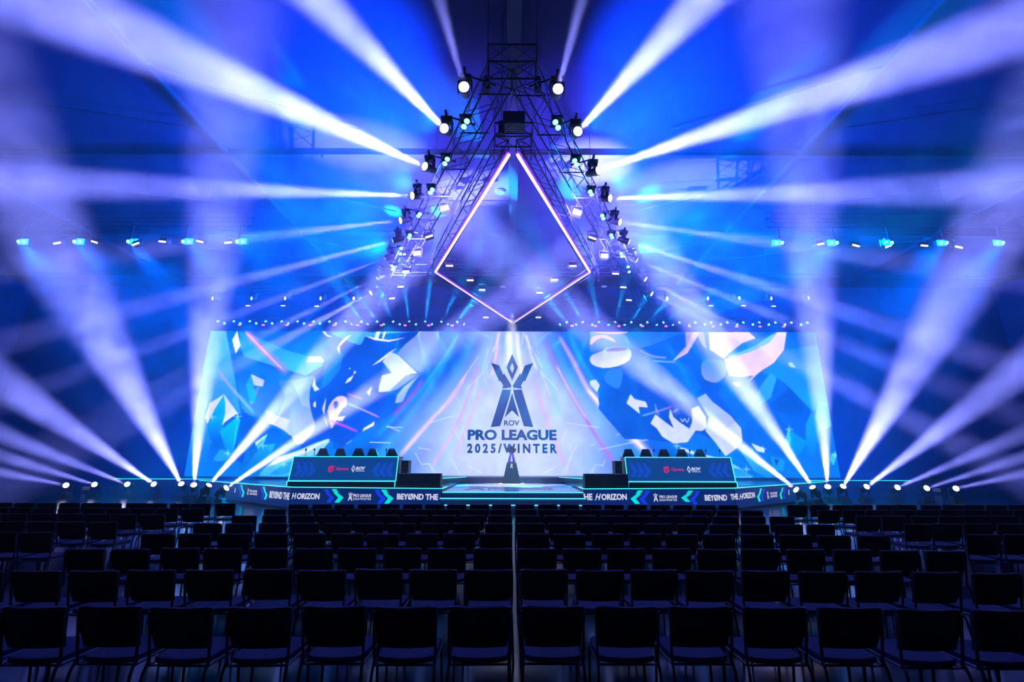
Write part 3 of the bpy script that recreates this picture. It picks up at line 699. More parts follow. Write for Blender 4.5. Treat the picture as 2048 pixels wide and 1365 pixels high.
fas_poly(('w', 1), [[(1577, 990), (1577, 980.5), (1579, 981), (1578.3, 983.5), (1578.3, 988), (1579.4, 990.5)]], W_, 'banner_lettering')

# ------------------------------------------------------------------ pedestal and trophy
ped = thing('trophy_pedestal', 'tall dark tapering pedestal with lit ring and small plaque at centre stage', 'pedestal', PED)
sc_ = .0256
child(MB().add([PED + V(v) for v in [(-.47,-.4,.02),(.47,-.4,.02),(.47,.4,.02),(-.47,.4,.02),(-.24,-.22,1.05),(.24,-.22,1.05),(.24,.22,1.05),(-.24,.22,1.05)]], [(0,3,2,1),(4,5,6,7),(0,1,5,4),(1,2,6,5),(2,3,7,6),(3,0,4,7)]).obj('column', M['pedestal'], bevel=.02), ped)
child(MB().lathe([(.66, .0), (.68, .012), (.5, .02)], 32, c=PED).obj('light_ring', M['ring']), ped)
pq = PED + V((0, -.278, .78))
o = link('plaque', flat_mesh('plaque', EMB, M['plaque'], .24)); o.matrix_world = frame_at(pq, V((1, 0, 0)), V((0, .17, 1))); child(o, ped)
tro = thing('trophy', 'winged dark and violet metal trophy standing on the tapering pedestal', 'trophy', PED + V((0, 0, 1.05)))
tp = PED + V((0, 0, 1.05))
child(MB().box(tp + V((0, 0, .03)), (.4, .34, .06)).obj('trophy_base', M['silver'], bevel=.01), tro)
b = MB()
for s in (1, -1): b.prism([(s*.05, .06), (s*.2, .06), (s*.08, .48), (s*.0, .46)], lambda a, c, t: tp + V((a, t, c)), -.07, .07)
child(b.obj('trophy_body', M['purple']), tro)
b = MB()
for s in (1, -1):
    b.prism([(0, .40), (s*.1, .47), (s*.2, .55), (s*.27, .74), (s*.17, .68), (s*.14, .80), (s*.06, .66), (0, .60)], lambda a, c, t: tp + V((a, t, c)), -.05, .05)
child(b.obj('wings', M['silver']), tro)
child(MB().prism([(0, .58), (.06, .72), (0, .90), (-.06, .72)], lambda a, c, t: tp + V((a, t, c)), -.04, .04).obj('crown', M['gold']), tro)
spot(V((PED.x, PED.y - 1.5, 9.5)), V((0, 1.5, -9)), 9000, math.radians(38), (1, .95, .88), .8, name='platform_fill')  # added white fill from overhead to brighten the platform, no fixture hangs there

# ------------------------------------------------------------------ player desks
def desk(s, px0, px1, who):
    # px0, px1: bottom left and right corner of the LED front in the photograph
    yb = yf + 1.12
    a = atY(px0, 962, yb); c = atY(px1, 962, yb); pl = atZ(px0, 974.5, ZD)
    x0, x1 = a.x, c.x; z0 = ZD + .24; z1 = z0 + .97; lean = .22
    r = thing('player_desk', 'long blue LED fronted players\' desk on the %s of the trophy' % who, 'desk', ((x0 + x1) / 2, yb, ZD), 'player desks on the stage')
    rs = thing('desk_riser', 'low dark riser with cyan edge light under the desk %s of the trophy' % who, 'riser', ((x0 + x1) / 2, yb + 1, ZD), 'risers under the player desks')
    child(MB().box(((x0 + x1) / 2, yb + 1.15, ZD + .116), (x1 - x0, 2.5, .22)).obj('riser_body', M['fascia']), rs)
    fr = lambda u, v, t: V((x0 + u * (x1 - x0), yb + v * lean - t, z0 + v * (z1 - z0)))
    b = MB(); b.add([fr(0,0,0), fr(1,0,0), fr(1,1,0), fr(0,1,0), fr(0,0,-.08), fr(1,0,-.08), fr(1,1,-.08), fr(0,1,-.08)], [(0,1,2,3),(7,6,5,4),(0,4,5,1),(1,5,6,2),(2,6,7,3),(3,7,4,0)])
    child(b.obj('front_panel', M['desk_navy']), r)
    b = MB(); g = [fr(0,0,.012), fr(1,0,.012), fr(1,1,.012), fr(0,1,.012), fr(0,0,.012)]; b.path(g, .022, 4)
    child(b.obj('light_frame', M['strip']), r)
    b = MB(); zz = ZD + .23; b.path([(x0, yb - .12, ZD + .02), (x0, yb - .12, zz), (x1, yb - .12, zz), (x1, yb - .12, ZD + .02)], .02, 4)
    child(b.obj('edge_light', M['strip']), rs)
    child(MB().box(((x0 + x1) / 2, yb + lean + .42, z1 - .02), (x1 - x0 + .06, .8, .05)).obj('table_top', M['deskm']), r)
    for e, sg in ((x0, -1), (x1, 1)):
        child(MB().box((e - sg * .03, yb + lean + .45, (z0 + z1) / 2 - .02), (.06, .75, z1 - z0 - .04)).obj('side_panel', M['deskm']), r)
    # equipment case standing against the inner end
    xi = x1 if s < 0 else x0
    cs = thing('equipment_case', 'dark upright case against the inner end of the %s desk' % who, 'case', (xi - s * .25, yb + .55, ZD))
    child(MB().box((xi - s * .26, yb + .6, ZD + .53), (.3, .6, 1.06)).obj('case_body', M['speaker'], bevel=.015), cs)
    child(MB().box((xi - s * .26, yb + .28, ZD + .75), (.14, .03, .04)).obj('handle', M['alu']), cs)
    # chevrons
    H = z1 - z0; Wd = x1 - x0
    def dpoly(P, m, name, t=.006):
        b = MB(); b.add([fr(u, v, t) for u, v in P], [tuple(range(len(P)))])
        me_ = bpy.data.meshes.new(name); me_.from_pydata(b.v, [], b.f); me_.materials.append(m); child(link(name, me_), r)
    for sd in (0, 1):
        for i in range(3):
            u0 = .025 + .062 * i
            P = [(u0, .78), (u0 + .045, .74), (u0 + .05, .66), (u0 + .085, .42), (u0 + .045, .18), (u0 + .0, .18), (u0 + .04, .42), (u0 + .015, .60), (u0 + .03, .62)]
            if sd: P = [(1 - u, v) for u, v in P]
            dpoly(P, M['desk_chev'], 'panel_arrow')
    # red publisher mark, generic swirl, with its word, and the game's word mark
    f = lambda x, y: ((x - (560 + 103/6.02)) / (214.0), 1 - (y - 916.5) / 45.5)
    def kp(u, v): return ((u - 105) / 1290.0, (432 - v) / 272.0)     # from the zoomed crop of the desk
    red = [[(548,285),(570,270),(600,262),(630,268),(612,272),(636,282),(610,286),(590,284),(570,292)],
           [(560,292),(585,292),(575,310),(590,322),(606,312),(604,302),(588,302),(592,294),(622,294),(622,316),(600,334),(576,336),(556,318)]]
    for P in red: dpoly([kp(*p) for p in P], M['led_red'], 'publisher_mark')
    wm = text_mesh('Garena', M['led_red'], 150/1290*Wd, 36/272*H, .01)
    p = fr(*kp(652, 314), .006); o = link('publisher_lettering', wm); o.matrix_world = frame_at(p, V((1, 0, 0)), V((0, lean, H))); child(o, r)
    d1 = [(862,254),(884,298),(862,340),(862,318),(874,298),(862,276)]; d2 = [(862,254),(862,276),(850,298),(862,318),(862,340),(838,298)]
    for P in (d1, d2): dpoly([kp(*p) for p in P], M['led_white'], 'game_mark')
    wm = text_mesh('ROV', M['led_white'], 118/1290*Wd, 40/272*H, .05, .25)
    p = fr(*kp(890, 312), .006); o = link('game_lettering', wm); o.matrix_world = frame_at(p, V((1, 0, 0)), V((0, lean, H))); child(o, r)
    dpoly([kp(890,326), kp(1002,326), kp(1004,320), kp(892,320)], M['led_white'], 'game_underline')
    return r, x0, x1, yb, z1
DL = desk(-1, 577, 791.5, 'left')
DR = desk(1, 1255, 1471, 'right')

# gaming chairs behind the desks
gc = thing('gaming_chair', '', 'gaming chair')
child(MB().add([(-.30,-.06,.46),(.30,-.06,.46),(.33,0,.7),(.30,.03,1.0),(.21,.06,1.22),(.16,.08,1.36),(-.16,.08,1.36),(-.21,.06,1.22),(-.30,.03,1.0),(-.33,0,.7),
                (-.28,.1,.46),(.28,.1,.46),(.31,.12,.7),(.28,.15,1.0),(.19,.17,1.22),(.13,.18,1.36),(-.13,.18,1.36),(-.19,.17,1.22),(-.28,.15,1.0),(-.31,.12,.7)],
    [(0,1,2,3,4,5,6,7,8,9)[::-1], tuple(range(10, 20))] + [(i, (i+1) % 10, 10 + (i+1) % 10, 10 + i) for i in range(10)]).obj('backrest', M['speaker'], bevel=.02), gc)
child(MB().box((0, .19, 1.26), (.22, .06, .13)).obj('headrest', M['redtrim'], bevel=.015), gc)
child(MB().box((0, .38, .46), (.54, .52, .12)).obj('seat', M['speaker'], bevel=.03), gc)
child(MB().tube((0, .38, .1), (0, .38, .42), .03, 10).obj('post', M['chairmetal']), gc)
b = MB()
for i in range(5):
    a = 2 * PI * i / 5; b.tube((0, .38, .1), (.3 * math.cos(a), .38 + .3 * math.sin(a), .06), .022); b.lathe([(.03, 0), (.03, .05)], 8, c=(.3 * math.cos(a), .38 + .3 * math.sin(a), 0))
child(b.obj('wheel_base', M['chairmetal']), gc)
first = True
for (D, xs, who) in ((DL, [648, 683, 718, 748, 785], 'left'), (DR, [1256, 1291, 1326, 1362, 1397], 'right')):
    for i, x in enumerate(xs):
        o = gc if first else dup(gc); first = False
        yb = D[3] + 1.72 + .05 * math.sin(i * 2.3)
        p = atY(x, 908, yb)
        zf = (ZD + .22) if yb + .75 < D[3] + 1.8 else ZD + .22
        o.location = (p.x, yb, zf - .0); o.rotation_euler = (0, 0, PI + random.uniform(-.2, .2))
        tag(o, 'dark gaming chair behind the %s desk, %s from the left end' % (who, ORD[i]), 'gaming chair', 'gaming chairs behind the player desks')
# microphones on the desks
mic = thing('desk_microphone', '', 'microphone')
child(MB().lathe([(.06, 0), (.06, .02)], 12).obj('foot', M['black']), mic); child(MB().tube((0, 0, .02), (0, -.03, .24), .01).obj('stem', M['black']), mic)
child(MB().lathe([(.015, .22), (.035, .26), (.035, .31), (.01, .34)], 10, c=(0, -.03, 0)).obj('capsule', M['speaker'], smooth=True), mic)
first = True
for D, xs, who in ((DL, [611, 628, 772], 'left'), (DR, [1308, 1380, 1412, 1440], 'right')):
    for i, x in enumerate(xs):
        o = mic if first else dup(mic); first = False
        p = atY(x, 915, D[3] + .45); o.location = (p.x, D[3] + .45, D[4] + .006)
        tag(o, 'small black microphone on the %s desk, %s from the left' % (who, ORD[i]), 'microphone', 'microphones on the player desks')
# monitors seen as low dark backs
# stage wedges
wd = thing('stage_monitor', '', 'speaker')
W2_ = .88
pf_ = lambda a, c, t: V((t, a, c))
child(MB().prism([(0, 0), (.62, 0), (.62, .36), (.42, .56), (.06, .56), (-.02, .12)], pf_, -W2_/2, W2_/2).obj('cabinet', M['speaker'], bevel=.02), wd)
child(MB().box((0, -.005, .32), (W2_ - .08, .02, .38), rot=Matrix.Rotation(-.17, 3, 'X')).obj('grille', M['grille']), wd)
child(MB().box((0, .0, .50), (.12, .05, .05)).obj('handle', M['black']), wd)
first = True
for xs, who in (((822, 863), 'left'), ((1185, 1226), 'right')):
    for i, x in enumerate(xs):
        o = wd if first else dup(wd); first = False
        p = atZ(x, 975.5, ZD); o.location = (p.x, yf + .35, ZD)
        inner = (i == 1) == (who == 'left')
        tag(o, 'black floor speaker between %s desk and steps, %s of the pair' % (who, 'nearer the steps' if inner else 'nearer the desk'), 'speaker', 'floor speakers beside the steps')

# ------------------------------------------------------------------ audience chairs
pc = thing('audience_chair', '', 'chair')
def chair_back():
    vs, fs = [], []; nx, nz = 12, 7
    for side_ in (0, 1):
        for j in range(nz + 1):
            v = j / nz; z = .53 + .29 * v + .012 * (1 - v) * 0; half = .212 + .028 * smooth_s(v) + .006 * math.sin(v * PI)
            for i in range(nx + 1):
                u = -1 + 2 * i / nx
                y = -.20 - .085 * v - .05 * (1 - u * u) * (.5 + .5 * v) + (.03 if side_ else 0) - .012 * math.sin(v * PI)
                vs.append((u * half, y, z + (.004 if abs(u) < .9 else -.008) * v))
    def I(s_, j, i): return s_ * (nx + 1) * (nz + 1) + j * (nx + 1) + i
    for j in range(nz):
        for i in range(nx):
            fs.append((I(0, j, i), I(0, j, i+1), I(0, j+1, i+1), I(0, j+1, i))); fs.append((I(1, j, i), I(1, j+1, i), I(1, j+1, i+1), I(1, j, i+1)))
    for i in range(nx): fs.append((I(0, 0, i), I(1, 0, i), I(1, 0, i+1), I(0, 0, i+1))); fs.append((I(0, nz, i), I(0, nz, i+1), I(1, nz, i+1), I(1, nz, i)))
    for j in range(nz): fs.append((I(0, j, 0), I(0, j+1, 0), I(1, j+1, 0), I(1, j, 0))); fs.append((I(0, j, nx), I(1, j, nx), I(1, j+1, nx), I(0, j+1, nx)))
    return MB().add(vs, fs)
def smooth_s(t): return t * t * (3 - 2 * t)
child(chair_back().obj('backrest', M['fabric'], smooth=False), pc)
b = MB()   # rounded rail along the top of the back
pts = [V((u * .238, -.285 - .05 * (1 - u * u) + .015, .822 + (.004 if abs(u) < .9 else -.006))) for u in [-1, -.8, -.5, -.2, .2, .5, .8, 1]]
child(b.path(pts, .014, 6).obj('top_rail', M['chairmetal']), pc)
vs, fs = [], []
R_ = [(-.21, -.18), (-.15, -.215), (0, -.235), (.15, -.215), (.21, -.18), (.225, 0), (.225, .18), (.19, .225), (-.19, .225), (-.225, .18), (-.225, 0)]
child(MB().prism(R_, lambda a, c, t: V((a, c, t)), .425, .465).obj('seat', M['seatfab'], bevel=.008), pc)
for sx in (1, -1):
    child(MB().path([(sx*.225, -.215, .46), (sx*.232, -.25, .38), (sx*.245, -.29, 0)], .011, 6).obj('leg', M['chairmetal']), pc)
    child(MB().path([(sx*.225, .19, .425), (sx*.235, .24, 0)], .011, 6).obj('leg', M['chairmetal']), pc)
b = MB()
for sx in (1, -1):
    b.path([(sx*.228, .2, .415), (sx*.228, -.22, .415)], .01); b.path([(sx*.226, -.21, .42), (sx*.232, -.235, .55), (sx*.236, -.285, .80)], .011)
b.path([(-.228, -.2, .41), (.228, -.2, .41)], .009); b.path([(-.228, .19, .41), (.228, .19, .41)], .009)
child(b.obj('frame', M['chairmetal']), pc)
YR = [3.91 + 1.174 * i + .29 for i in range(8)]
ROWN = ['nearest', 'second', 'third', 'fourth', 'fifth', 'sixth', 'seventh', 'front']
first = True
def put_chair(x, y, label, yaw=0):
    global first
    o = pc if first else dup(pc); first = False
    o.location = (x, y, 0); o.rotation_euler = (0, 0, yaw)
    tag(o, label, 'chair', 'black audience chairs in rows')
nch = 0
for r in range(8):
    nmax = {0: 8, 1: 10}.get(r, 10)
    jit = random.uniform(-.02, .02)
    for s, side_n in ((-1, 'left'), (1, 'right')):
        for k in range(nmax):
            x = s * (.2825 + .565 * k) + random.uniform(-.012, .012) + (.0 if r < 5 else .0)
            y = YR[r] + random.uniform(-.025, .025) + jit - .0012 * k * k
            lab = 'black chair, centre block, %s row from the camera, %s %s of the middle' % (ORD[r], ORD[k], side_n)
            put_chair(x, y, lab, random.uniform(-.03, .03)); nch += 1
for r, n in ((3, 4), (4, 5), (5, 7), (6, 9), (7, 12)):
    for s, side_n in ((-1, 'left'), (1, 'right')):
        for k in range(n):
            x = s * (7.33 + .572 * k) + (0 if s < 0 else -.15) + random.uniform(-.015, .015)
            y = YR[r] + random.uniform(-.03, .03) + .04 + .012 * k
            lab = 'black chair, %s side block, %s row from the camera, %s from the aisle' % (side_n, ORD[r], ORD[k])
            put_chair(x, y, lab, -s * random.uniform(.02, .1)); nch += 1
print('chairs', nch)

# ------------------------------------------------------------------ trusses
def truss(name, label, p, q, size=.52, step=.6, m=None, r=.025, up=V((0, 0, 1)), group=None, cat='truss'):
    p, q = V(p), V(q); d = (q - p); L = d.length; d.normalize(); sd = d.cross(up).normalized(); u2 = sd.cross(d).normalized()
    h = size / 2; C = [sd * h + u2 * h, -sd * h + u2 * h, -sd * h - u2 * h, sd * h - u2 * h]
    mid = (p + q) / 2
    root = thing(name, label, cat, mid, group)
    b = MB()
    for c in C: b.tube(p + c, q + c, r, 6)
    child(b.obj('chords', m or M['darkalu']), root)
    n = max(2, int(L / step)); b = MB()
    for i in range(n):
        a0 = p + d * (L * i / n); a1 = p + d * (L * (i + 1) / n)
        for k in range(4):
            c0, c1_ = C[k], C[(k + 1) % 4]
            if i % 2: c0, c1_ = c1_, c0
            b.tube(a0 + c0, a1 + c1_, r * .45, 4)
    for i in (0, n):
        a0 = p + d * (L * i / n)
        for k in range(4): b.tube(a0 + C[k], a0 + C[(k + 1) % 4], r * .6, 4)
    child(b.obj('braces', m or M['darkalu']), root)
    return root
ZT = 11.0
G_A = 'legs of the outer triangular truss'
tl0, tl1 = atZ(1000, 150, ZT), atZ(765, 603, ZT); tr0, tr1 = atZ(1048, 150, ZT), atZ(1289, 606, ZT)
truss('lighting_truss', 'long overhead truss forming the left leg of the outer triangle', tl0, tl1, .6, group=G_A)
truss('lighting_truss', 'long overhead truss forming the right leg of the outer triangle', tr0, tr1, .6, group=G_A)
truss('lighting_truss', 'short truss closing the top of the outer triangle', atZ(977, 124, ZT + .3), atZ(1072, 124, ZT + .3), .5)
ZK = 10.1
K = [(1003, 290), (862, 545), (1026, 650), (1188, 545), (1047, 290)]
kp_ = [atZ(x, y, ZK) for x, y in K]
for i, nm in enumerate(('upper left', 'lower left', 'lower right', 'upper right')):
    truss('lighting_truss', '%s side truss of the inner kite carrying the violet tubes' % nm, kp_[i], kp_[i + 1], .42, .5, r=.02, group='inner kite truss sides')
truss('lighting_truss', 'short truss across the top corner of the inner kite', atZ(990, 270, ZK + .3), atZ(1064, 270, ZK + .3), .42, .5, r=.02)
truss('lighting_truss', 'horizontal truss crossing behind the widest part of the kite', atZ(790, 540, ZT), atZ(1262, 541, ZT), .42, .6, r=.02)
truss('lighting_truss', 'horizontal truss just above the lower corner of the kite', atZ(700, 606, ZT), atZ(1345, 608, ZT), .42, .6, r=.02)
# side trusses carrying the blue double lamps
_a, _b, _c, _d = atZ(-10, 482, ZT), atZ(500, 482, ZT), atZ(1540, 484, ZT), atZ(2060, 484, ZT); UPV = V((0, -.1, .95))
truss('lighting_truss', 'side truss with blue double lamps on the left of the hall', _a + UPV, _b + UPV, .42, .6, M['black'], r=.02, group='side trusses')
truss('lighting_truss', 'side truss with blue double lamps on the right of the hall', _c + UPV, _d + UPV, .42, .6, M['black'], r=.02, group='side trusses')
truss('lighting_truss', 'rear side truss with white lamps left of the triangle', atZ(415, 598, 10.75) + V((0, 0, .53)), atZ(740, 598, 10.75) + V((0, 0, .53)), .4, .6, r=.02, group='rear side trusses')
truss('lighting_truss', 'rear side truss with white lamps right of the triangle', atZ(1312, 598, 10.75) + V((0, 0, .53)), atZ(1628, 598, 10.75) + V((0, 0, .53)), .4, .6, r=.02, group='rear side trusses')
# truss over the LED wall
YH = 26.0
h0 = atY(425, 646, YH); h1 = atY(1625, 648, YH)
truss('lighting_truss', 'long truss with cyan and pink lamps above the LED wall', V((h0.x, YH, h0.z + .1)), V((h1.x, YH, h0.z + .1)), .42, .6, r=.02)
# hoist chains up to the roof
def hoist(p, lab):
    r = thing('chain_hoist', lab, 'hoist', (p.x, p.y, p.z + .3), 'chain hoists holding the trusses')
    child(MB().tube((p.x, p.y, p.z + .45), (p.x, p.y, ZC), .012, 4).obj('chain', M['darkalu']), r)
    child(MB().box((p.x, p.y, p.z + .5), (.18, .2, .4)).obj('motor', M['black'], bevel=.02), r)
p = atZ(1028, 245, 12.3); r = thing('hanging_loudspeaker', 'dark loudspeaker cluster hanging under the ridge near the apex', 'speaker', p)
child(MB().box(p, (.7, .5, .45)).obj('cabinet', M['speaker'], bevel=.03), r); child(MB().tube(p + V((-.2, 0, .2)), (p.x, p.y, ZC - .9), .012, 4).tube(p + V((.2, 0, .2)), (p.x, p.y, ZC - .9), .012, 4).obj('bridle', M['darkalu']), r)
for nm, a, c in (('left leg of the outer triangle', tl0, tl1), ('right leg of the outer triangle', tr0, tr1)):
    for i, t in enumerate((.05, .35, .65, .95)): hoist(a.lerp(c, t), 'black chain hoist above the %s, %s from its apex' % (nm, ORD[i]))
for i, nm in ((0, 'top'), (1, 'left corner'), (2, 'bottom corner'), (3, 'right corner')): hoist(kp_[i], 'black chain hoist above the %s of the kite truss' % nm)
# scoop like hanging loudspeaker under the ridge near the apex
# ------------------------------------------------------------------ violet light tubes of the kite
kite = thing('kite_light', 'big kite shaped outline of glowing violet light tubes hanging over the stage', 'light frame', atZ(1026, 480, ZK - .4))
def tubes(a, c, n, rr=.042):
    for i in range(n):
        p = a.lerp(c, (i + .012) / n); q_ = a.lerp(c, (i + .988) / n)
        o = child(MB().tube(p, q_, rr, 8).obj('light_tube', M['tube']), kite)
        g = MB().box((p + q_) / 2 + V((0, 0, .075)), (rr * 3, (q_ - p).length, .03), rot=(q_ - p).normalized().to_track_quat('Y', 'Z').to_matrix()).obj('glowing_tube_holder', M['tubeglow']); child(g, o)  # violet glow round the tube is put into the holder's emission
ZL = ZK - .42
hb = MB()
for k_ in kp_:
    for dx, dy in ((.0, -.0), (.2, .1), (-.2, .1)): hb.tube((k_.x + dx, k_.y + dy, ZL), (k_.x + dx, k_.y + dy, ZK), .012, 4)
child(hb.obj('hanger', M['darkalu']), kite)
A_ = atZ(1018.5, 309, ZL); B_ = atZ(870.5, 545, ZL); C_ = atZ(1023, 645, ZL); A2_ = atZ(1034.5, 309, ZL); B2_ = atZ(1180, 545, ZL); C2_ = atZ(1029, 645, ZL)
tubes(A_, B_, 6); tubes(A2_, B2_, 6); tubes(B_, C_, 5, .026); tubes(B2_, C2_, 5, .026)

# ------------------------------------------------------------------ lamps
head_mesh = MB().lathe([(.03, .30), (.09, .29), (.125, .2), (.14, .0), (.15, -.16), (.165, -.20), (.165, -.235), (.13, -.235)], 20).mesh('head', M['black'], True)
lens_mesh = MB().lathe([(.125, -.236), (.10, -.25), (.04, -.262)], 20).mesh('lens', M['lens_w'], True)
base_mesh = MB().box((0, 0, .07), (.36, .30, .14)).mesh('base', M['black'], bevel=.02)
yk = MB()
for s in (1, -1): yk.box((s * .19, 0, .33), (.035, .12, .36))
yk.box((0, 0, .155), (.40, .14, .035)); yoke_mesh = yk.mesh('yoke', M['black'], bevel=.008)
def moving_head(p, d, up, label, group, lensm=None, scale=1.0, lens_r=1.0):
    """p = centre of the head, d = direction of its beam, up = +1 standing, -1 hanging"""
    r = thing('moving_head_light', label, 'stage light', p, group)
    R = Matrix.Identity(4) if up > 0 else Matrix.Rotation(PI, 4, 'X')
    yaw = math.atan2(d.y, d.x) - PI / 2
    S = Matrix.Scale(scale, 4)
    b_ = link('base', base_mesh, r, R @ S @ Matrix.Translation((0, 0, -.46)))
    y_ = link('yoke', yoke_mesh, r, Matrix.Rotation(yaw, 4, 'Z') @ R @ S @ Matrix.Translation((0, 0, -.46)))
    if up < 0: link('clamp', MB().box((0, 0, .47 * scale), (.06, .56, .08)).mesh('clamp', M['black']), r)
    h_ = link('head', head_mesh, r, lookz(d) @ S)
    l_ = link('lens', lens_mesh, r, lookz(d) @ S @ Matrix.Diagonal((lens_r, lens_r, 1, 1)))
    if lensm: l_.material_slots[0].link = 'OBJECT'; l_.material_slots[0].material = lensm
    return r
def nearest(p, a, c):
    t = max(0, min(1, (p - a).dot(c - a) / (c - a).length_squared)); return a.lerp(c, t)
def beam(px, z, end, ezc, halfpx, power, up, label, group, color=BEAM, lens_r=1.0, lensm=None, pull=0.0):
    p = atZ(px[0], px[1], z); q_ = at(end[0], end[1], ezc)
    d = (q_ - p); L = d.length; d.normalize(); r = .86 * halfpx * ezc / F
    r_ = moving_head(p, d, up, label, group, lensm, 1.0 if up > 0 else .85, lens_r * (1 if up > 0 else 1.15))
    if up > 0: link('riser_box', MB().box((0, 0, -.53), (.5, .44, .134)).mesh('riser_box', M['speaker']), r_)
    if up < 0:
        a, c = (tl0, tl1) if p.x < 0 else (tr0, tr1); n_ = nearest(p, a, c) - V((0, 0, .3)) - p
        link('mounting_arm', MB().tube((0, 0, .47), (n_.x, n_.y, .47), .025, 6).tube((n_.x, n_.y, .44), (n_.x, n_.y, n_.z + .33), .02, 6).tube((n_.x - .4, n_.y, n_.z), (n_.x + .4, n_.y, n_.z), .02, 6).mesh('mounting_arm', M['darkalu']), r_)
    spot(p + d * (.275 + pull), d, power, 2 * math.atan(r / L), color, 1, .06)
P0 = 1300000
GF = 'beam lights standing on the floor beside the stage'
GT = 'beam lights hanging along the outer triangle truss'
# floor lamps: pixel, end pixel, end depth, half width there, power factor
FL = [((136, 972), (0, 945), 18, 15, .55), ((193, 971), (0, 912), 17, 20, .7), ((259, 971), (0, 868), 16, 28, .9), ((312, 972), (0, 762), 15, 52, 1.2),
      ((365, 973), (78, 440), 13, 112, 1.45), ((387, 976), (452, 250), 12.5, 105, 1.7), ((411, 979), (760, 585), 21.5, 58, 1.25), ((443, 983), (800, 745), 20, 38, 1.2)]
FR = [((1601, 987), (1215, 680), 19.0, 50, 1.2), ((1631, 984), (1300, 500), 20, 74, 1.25), ((1656, 980), (1600, 250), 12.5, 105, 1.6), ((1683, 979), (2020, 400), 13, 112, 1.45),
      ((1728, 978), (2048, 735), 15, 50, 1.0), ((1789, 978), (2048, 868), 16, 26, .55), ((1847, 979), (2048, 915), 17, 18, .45), ((1906, 979), (2048, 948), 18, 14, .35)]
for i, (px, e, ez, hw, f) in enumerate(FL): beam(px, .60, e, ez, hw, P0 * f, 1, 'bright beam light on the floor left of the stage, %s from the left' % ORD[i], GF)
for i, (px, e, ez, hw, f) in enumerate(FR): beam(px, .60, e, ez, hw, P0 * f, 1, 'bright beam light on the floor right of the stage, %s counting out from the stage' % ORD[i], GF)
TLm = [((930, 182), (862, -60), 7, 26, .35), ((893, 262), (630, -10), 6.5, 64, 2.2), ((859, 337), (200, 45), 7.5, 98, 2.5), ((835, 392), (0, 364), 9, 62, 1.6), ((811, 440), (200, 512), 12, 36, .55),
       ((796, 479), (250, 622), 18, 30, .6), ((780, 514), (330, 682), 20, 22, .5), ((762, 552), (560, 652), 22, 11, .4), ((748, 583), (620, 652), 22, 11, .4)]
TRm = [((1114, 186), (1180, -60), 7, 26, .35), ((1151, 268), (1420, -20), 6.5, 64, 2.2), ((1186, 345), (2048, 50), 7.5, 98, 2.4), ((1210, 397), (2048, 375), 9, 66, 1.6), ((1230, 443), (1850, 530), 12, 36, .55),
       ((1248, 481), (1800, 660), 17, 34, .6), ((1265, 517), (1750, 715), 19, 28, .5), ((1284, 555), (1500, 670), 20, 15, .4), ((1297, 585), (1450, 660), 22, 11, .3)]
for i, (px, e, ez, hw, f) in enumerate(TLm): beam(px, 10.5, e, ez, hw, P0 * f, -1, 'round beam light on left leg of triangle truss, %s from the apex' % ORD[i], GT)
for i, (px, e, ez, hw, f) in enumerate(TRm): beam(px, 10.5, e, ez, hw, P0 * f, -1, 'round beam light on right leg of triangle truss, %s from the apex' % ORD[i], GT)
# rear side rows: small white lamps, two of them with thin beams
for s, xs in ((-1, [432, 509.6, 576.5, 647, 713]), (1, [1329, 1410, 1472.7, 1536, 1610])):
    for i, x in enumerate(xs):
        p = atZ(x, 598, 10.75); d = V((s * .8, -1, -.2))
        nm = 'small white lamp on rear side truss %s of triangle, %s from its left end' % ('left' if s < 0 else 'right', ORD[i])
        if s > 0 and i in (2, 4):
            q_ = at(1660 if i == 2 else 1875, 556 if i == 2 else 530, 22); d = q_ - p; spot(p + d.normalized() * .3, d, 9000, math.radians(1.6), BEAM, 1, .04)
        moving_head(p, d.normalized(), -1, nm, 'small white lamps on the rear side trusses', None, .75)

# small lamps: head + lens
sh = MB().lathe([(.04, .18), (.09, .12), (.10, -.06)], 12).mesh('housing', M['black'], True)
sl = MB().lathe([(.092, -.062), (.06, -.085), (.02, -.09)], 12).mesh('lens', M['lens_c'], True)
sb = MB().box((0, 0, .28), (.05, .05, .3)).box((0, .075, .41), (.05, .17, .04)).mesh('bracket', M['black'])
def small_lamp(name, p, d, label, group, m, scale=1.0, cat='stage light'):
    r = thing(name, label, cat, p, group); S = Matrix.Scale(scale, 4)
    link('housing', sh, r, lookz(d) @ S); l_ = link('lens', sl, r, lookz(d) @ S)
    l_.material_slots[0].link = 'OBJECT'; l_.material_slots[0].material = m
    link('bracket', sb, r, S)
    return r
# the row above the LED wall
UPB = {723: (705, 617), 755: (731, 611), 787: (768, 604), 819: (807, 565), 851: (860, 565), 883: (911, 588), 915: (931, 622),
       1134: (1112, 620), 1166: (1141, 602), 1198: (1185, 585), 1230: (1246, 582), 1262: (1288, 604), 1294: (1327, 611), 1326: (1365, 622), 1358: (1400, 625), 1390: (1430, 628)}
DNB = {704: (655, 684), 736: (700, 692), 768: (745, 712), 800: (789, 725), 832: (852, 728), 864: (903, 722), 896: (953, 716), 928: (995, 684),
       1121: (1065, 692), 1153: (1106, 695), 1186: (1160, 712), 1218: (1208, 730), 1250: (1262, 742), 1281: (1314, 730), 1313: (1354, 722), 1345: (1400, 712), 1377: (1440, 700)}
xsA = [437 + 31.85 * i for i in range(16)] ; xsA2 = [1134 + 32.0 * i for i in range(15)]
rowA = [('up', x) for x in ([436.6 + 31.83 * i for i in range(16)] + [1134 + 32 * i for i in range(16)])]
rowB = [('dn', x) for x in ([449.5 + 31.83 * i for i in range(16)] + [1121 + 32 * i for i in range(16)])]
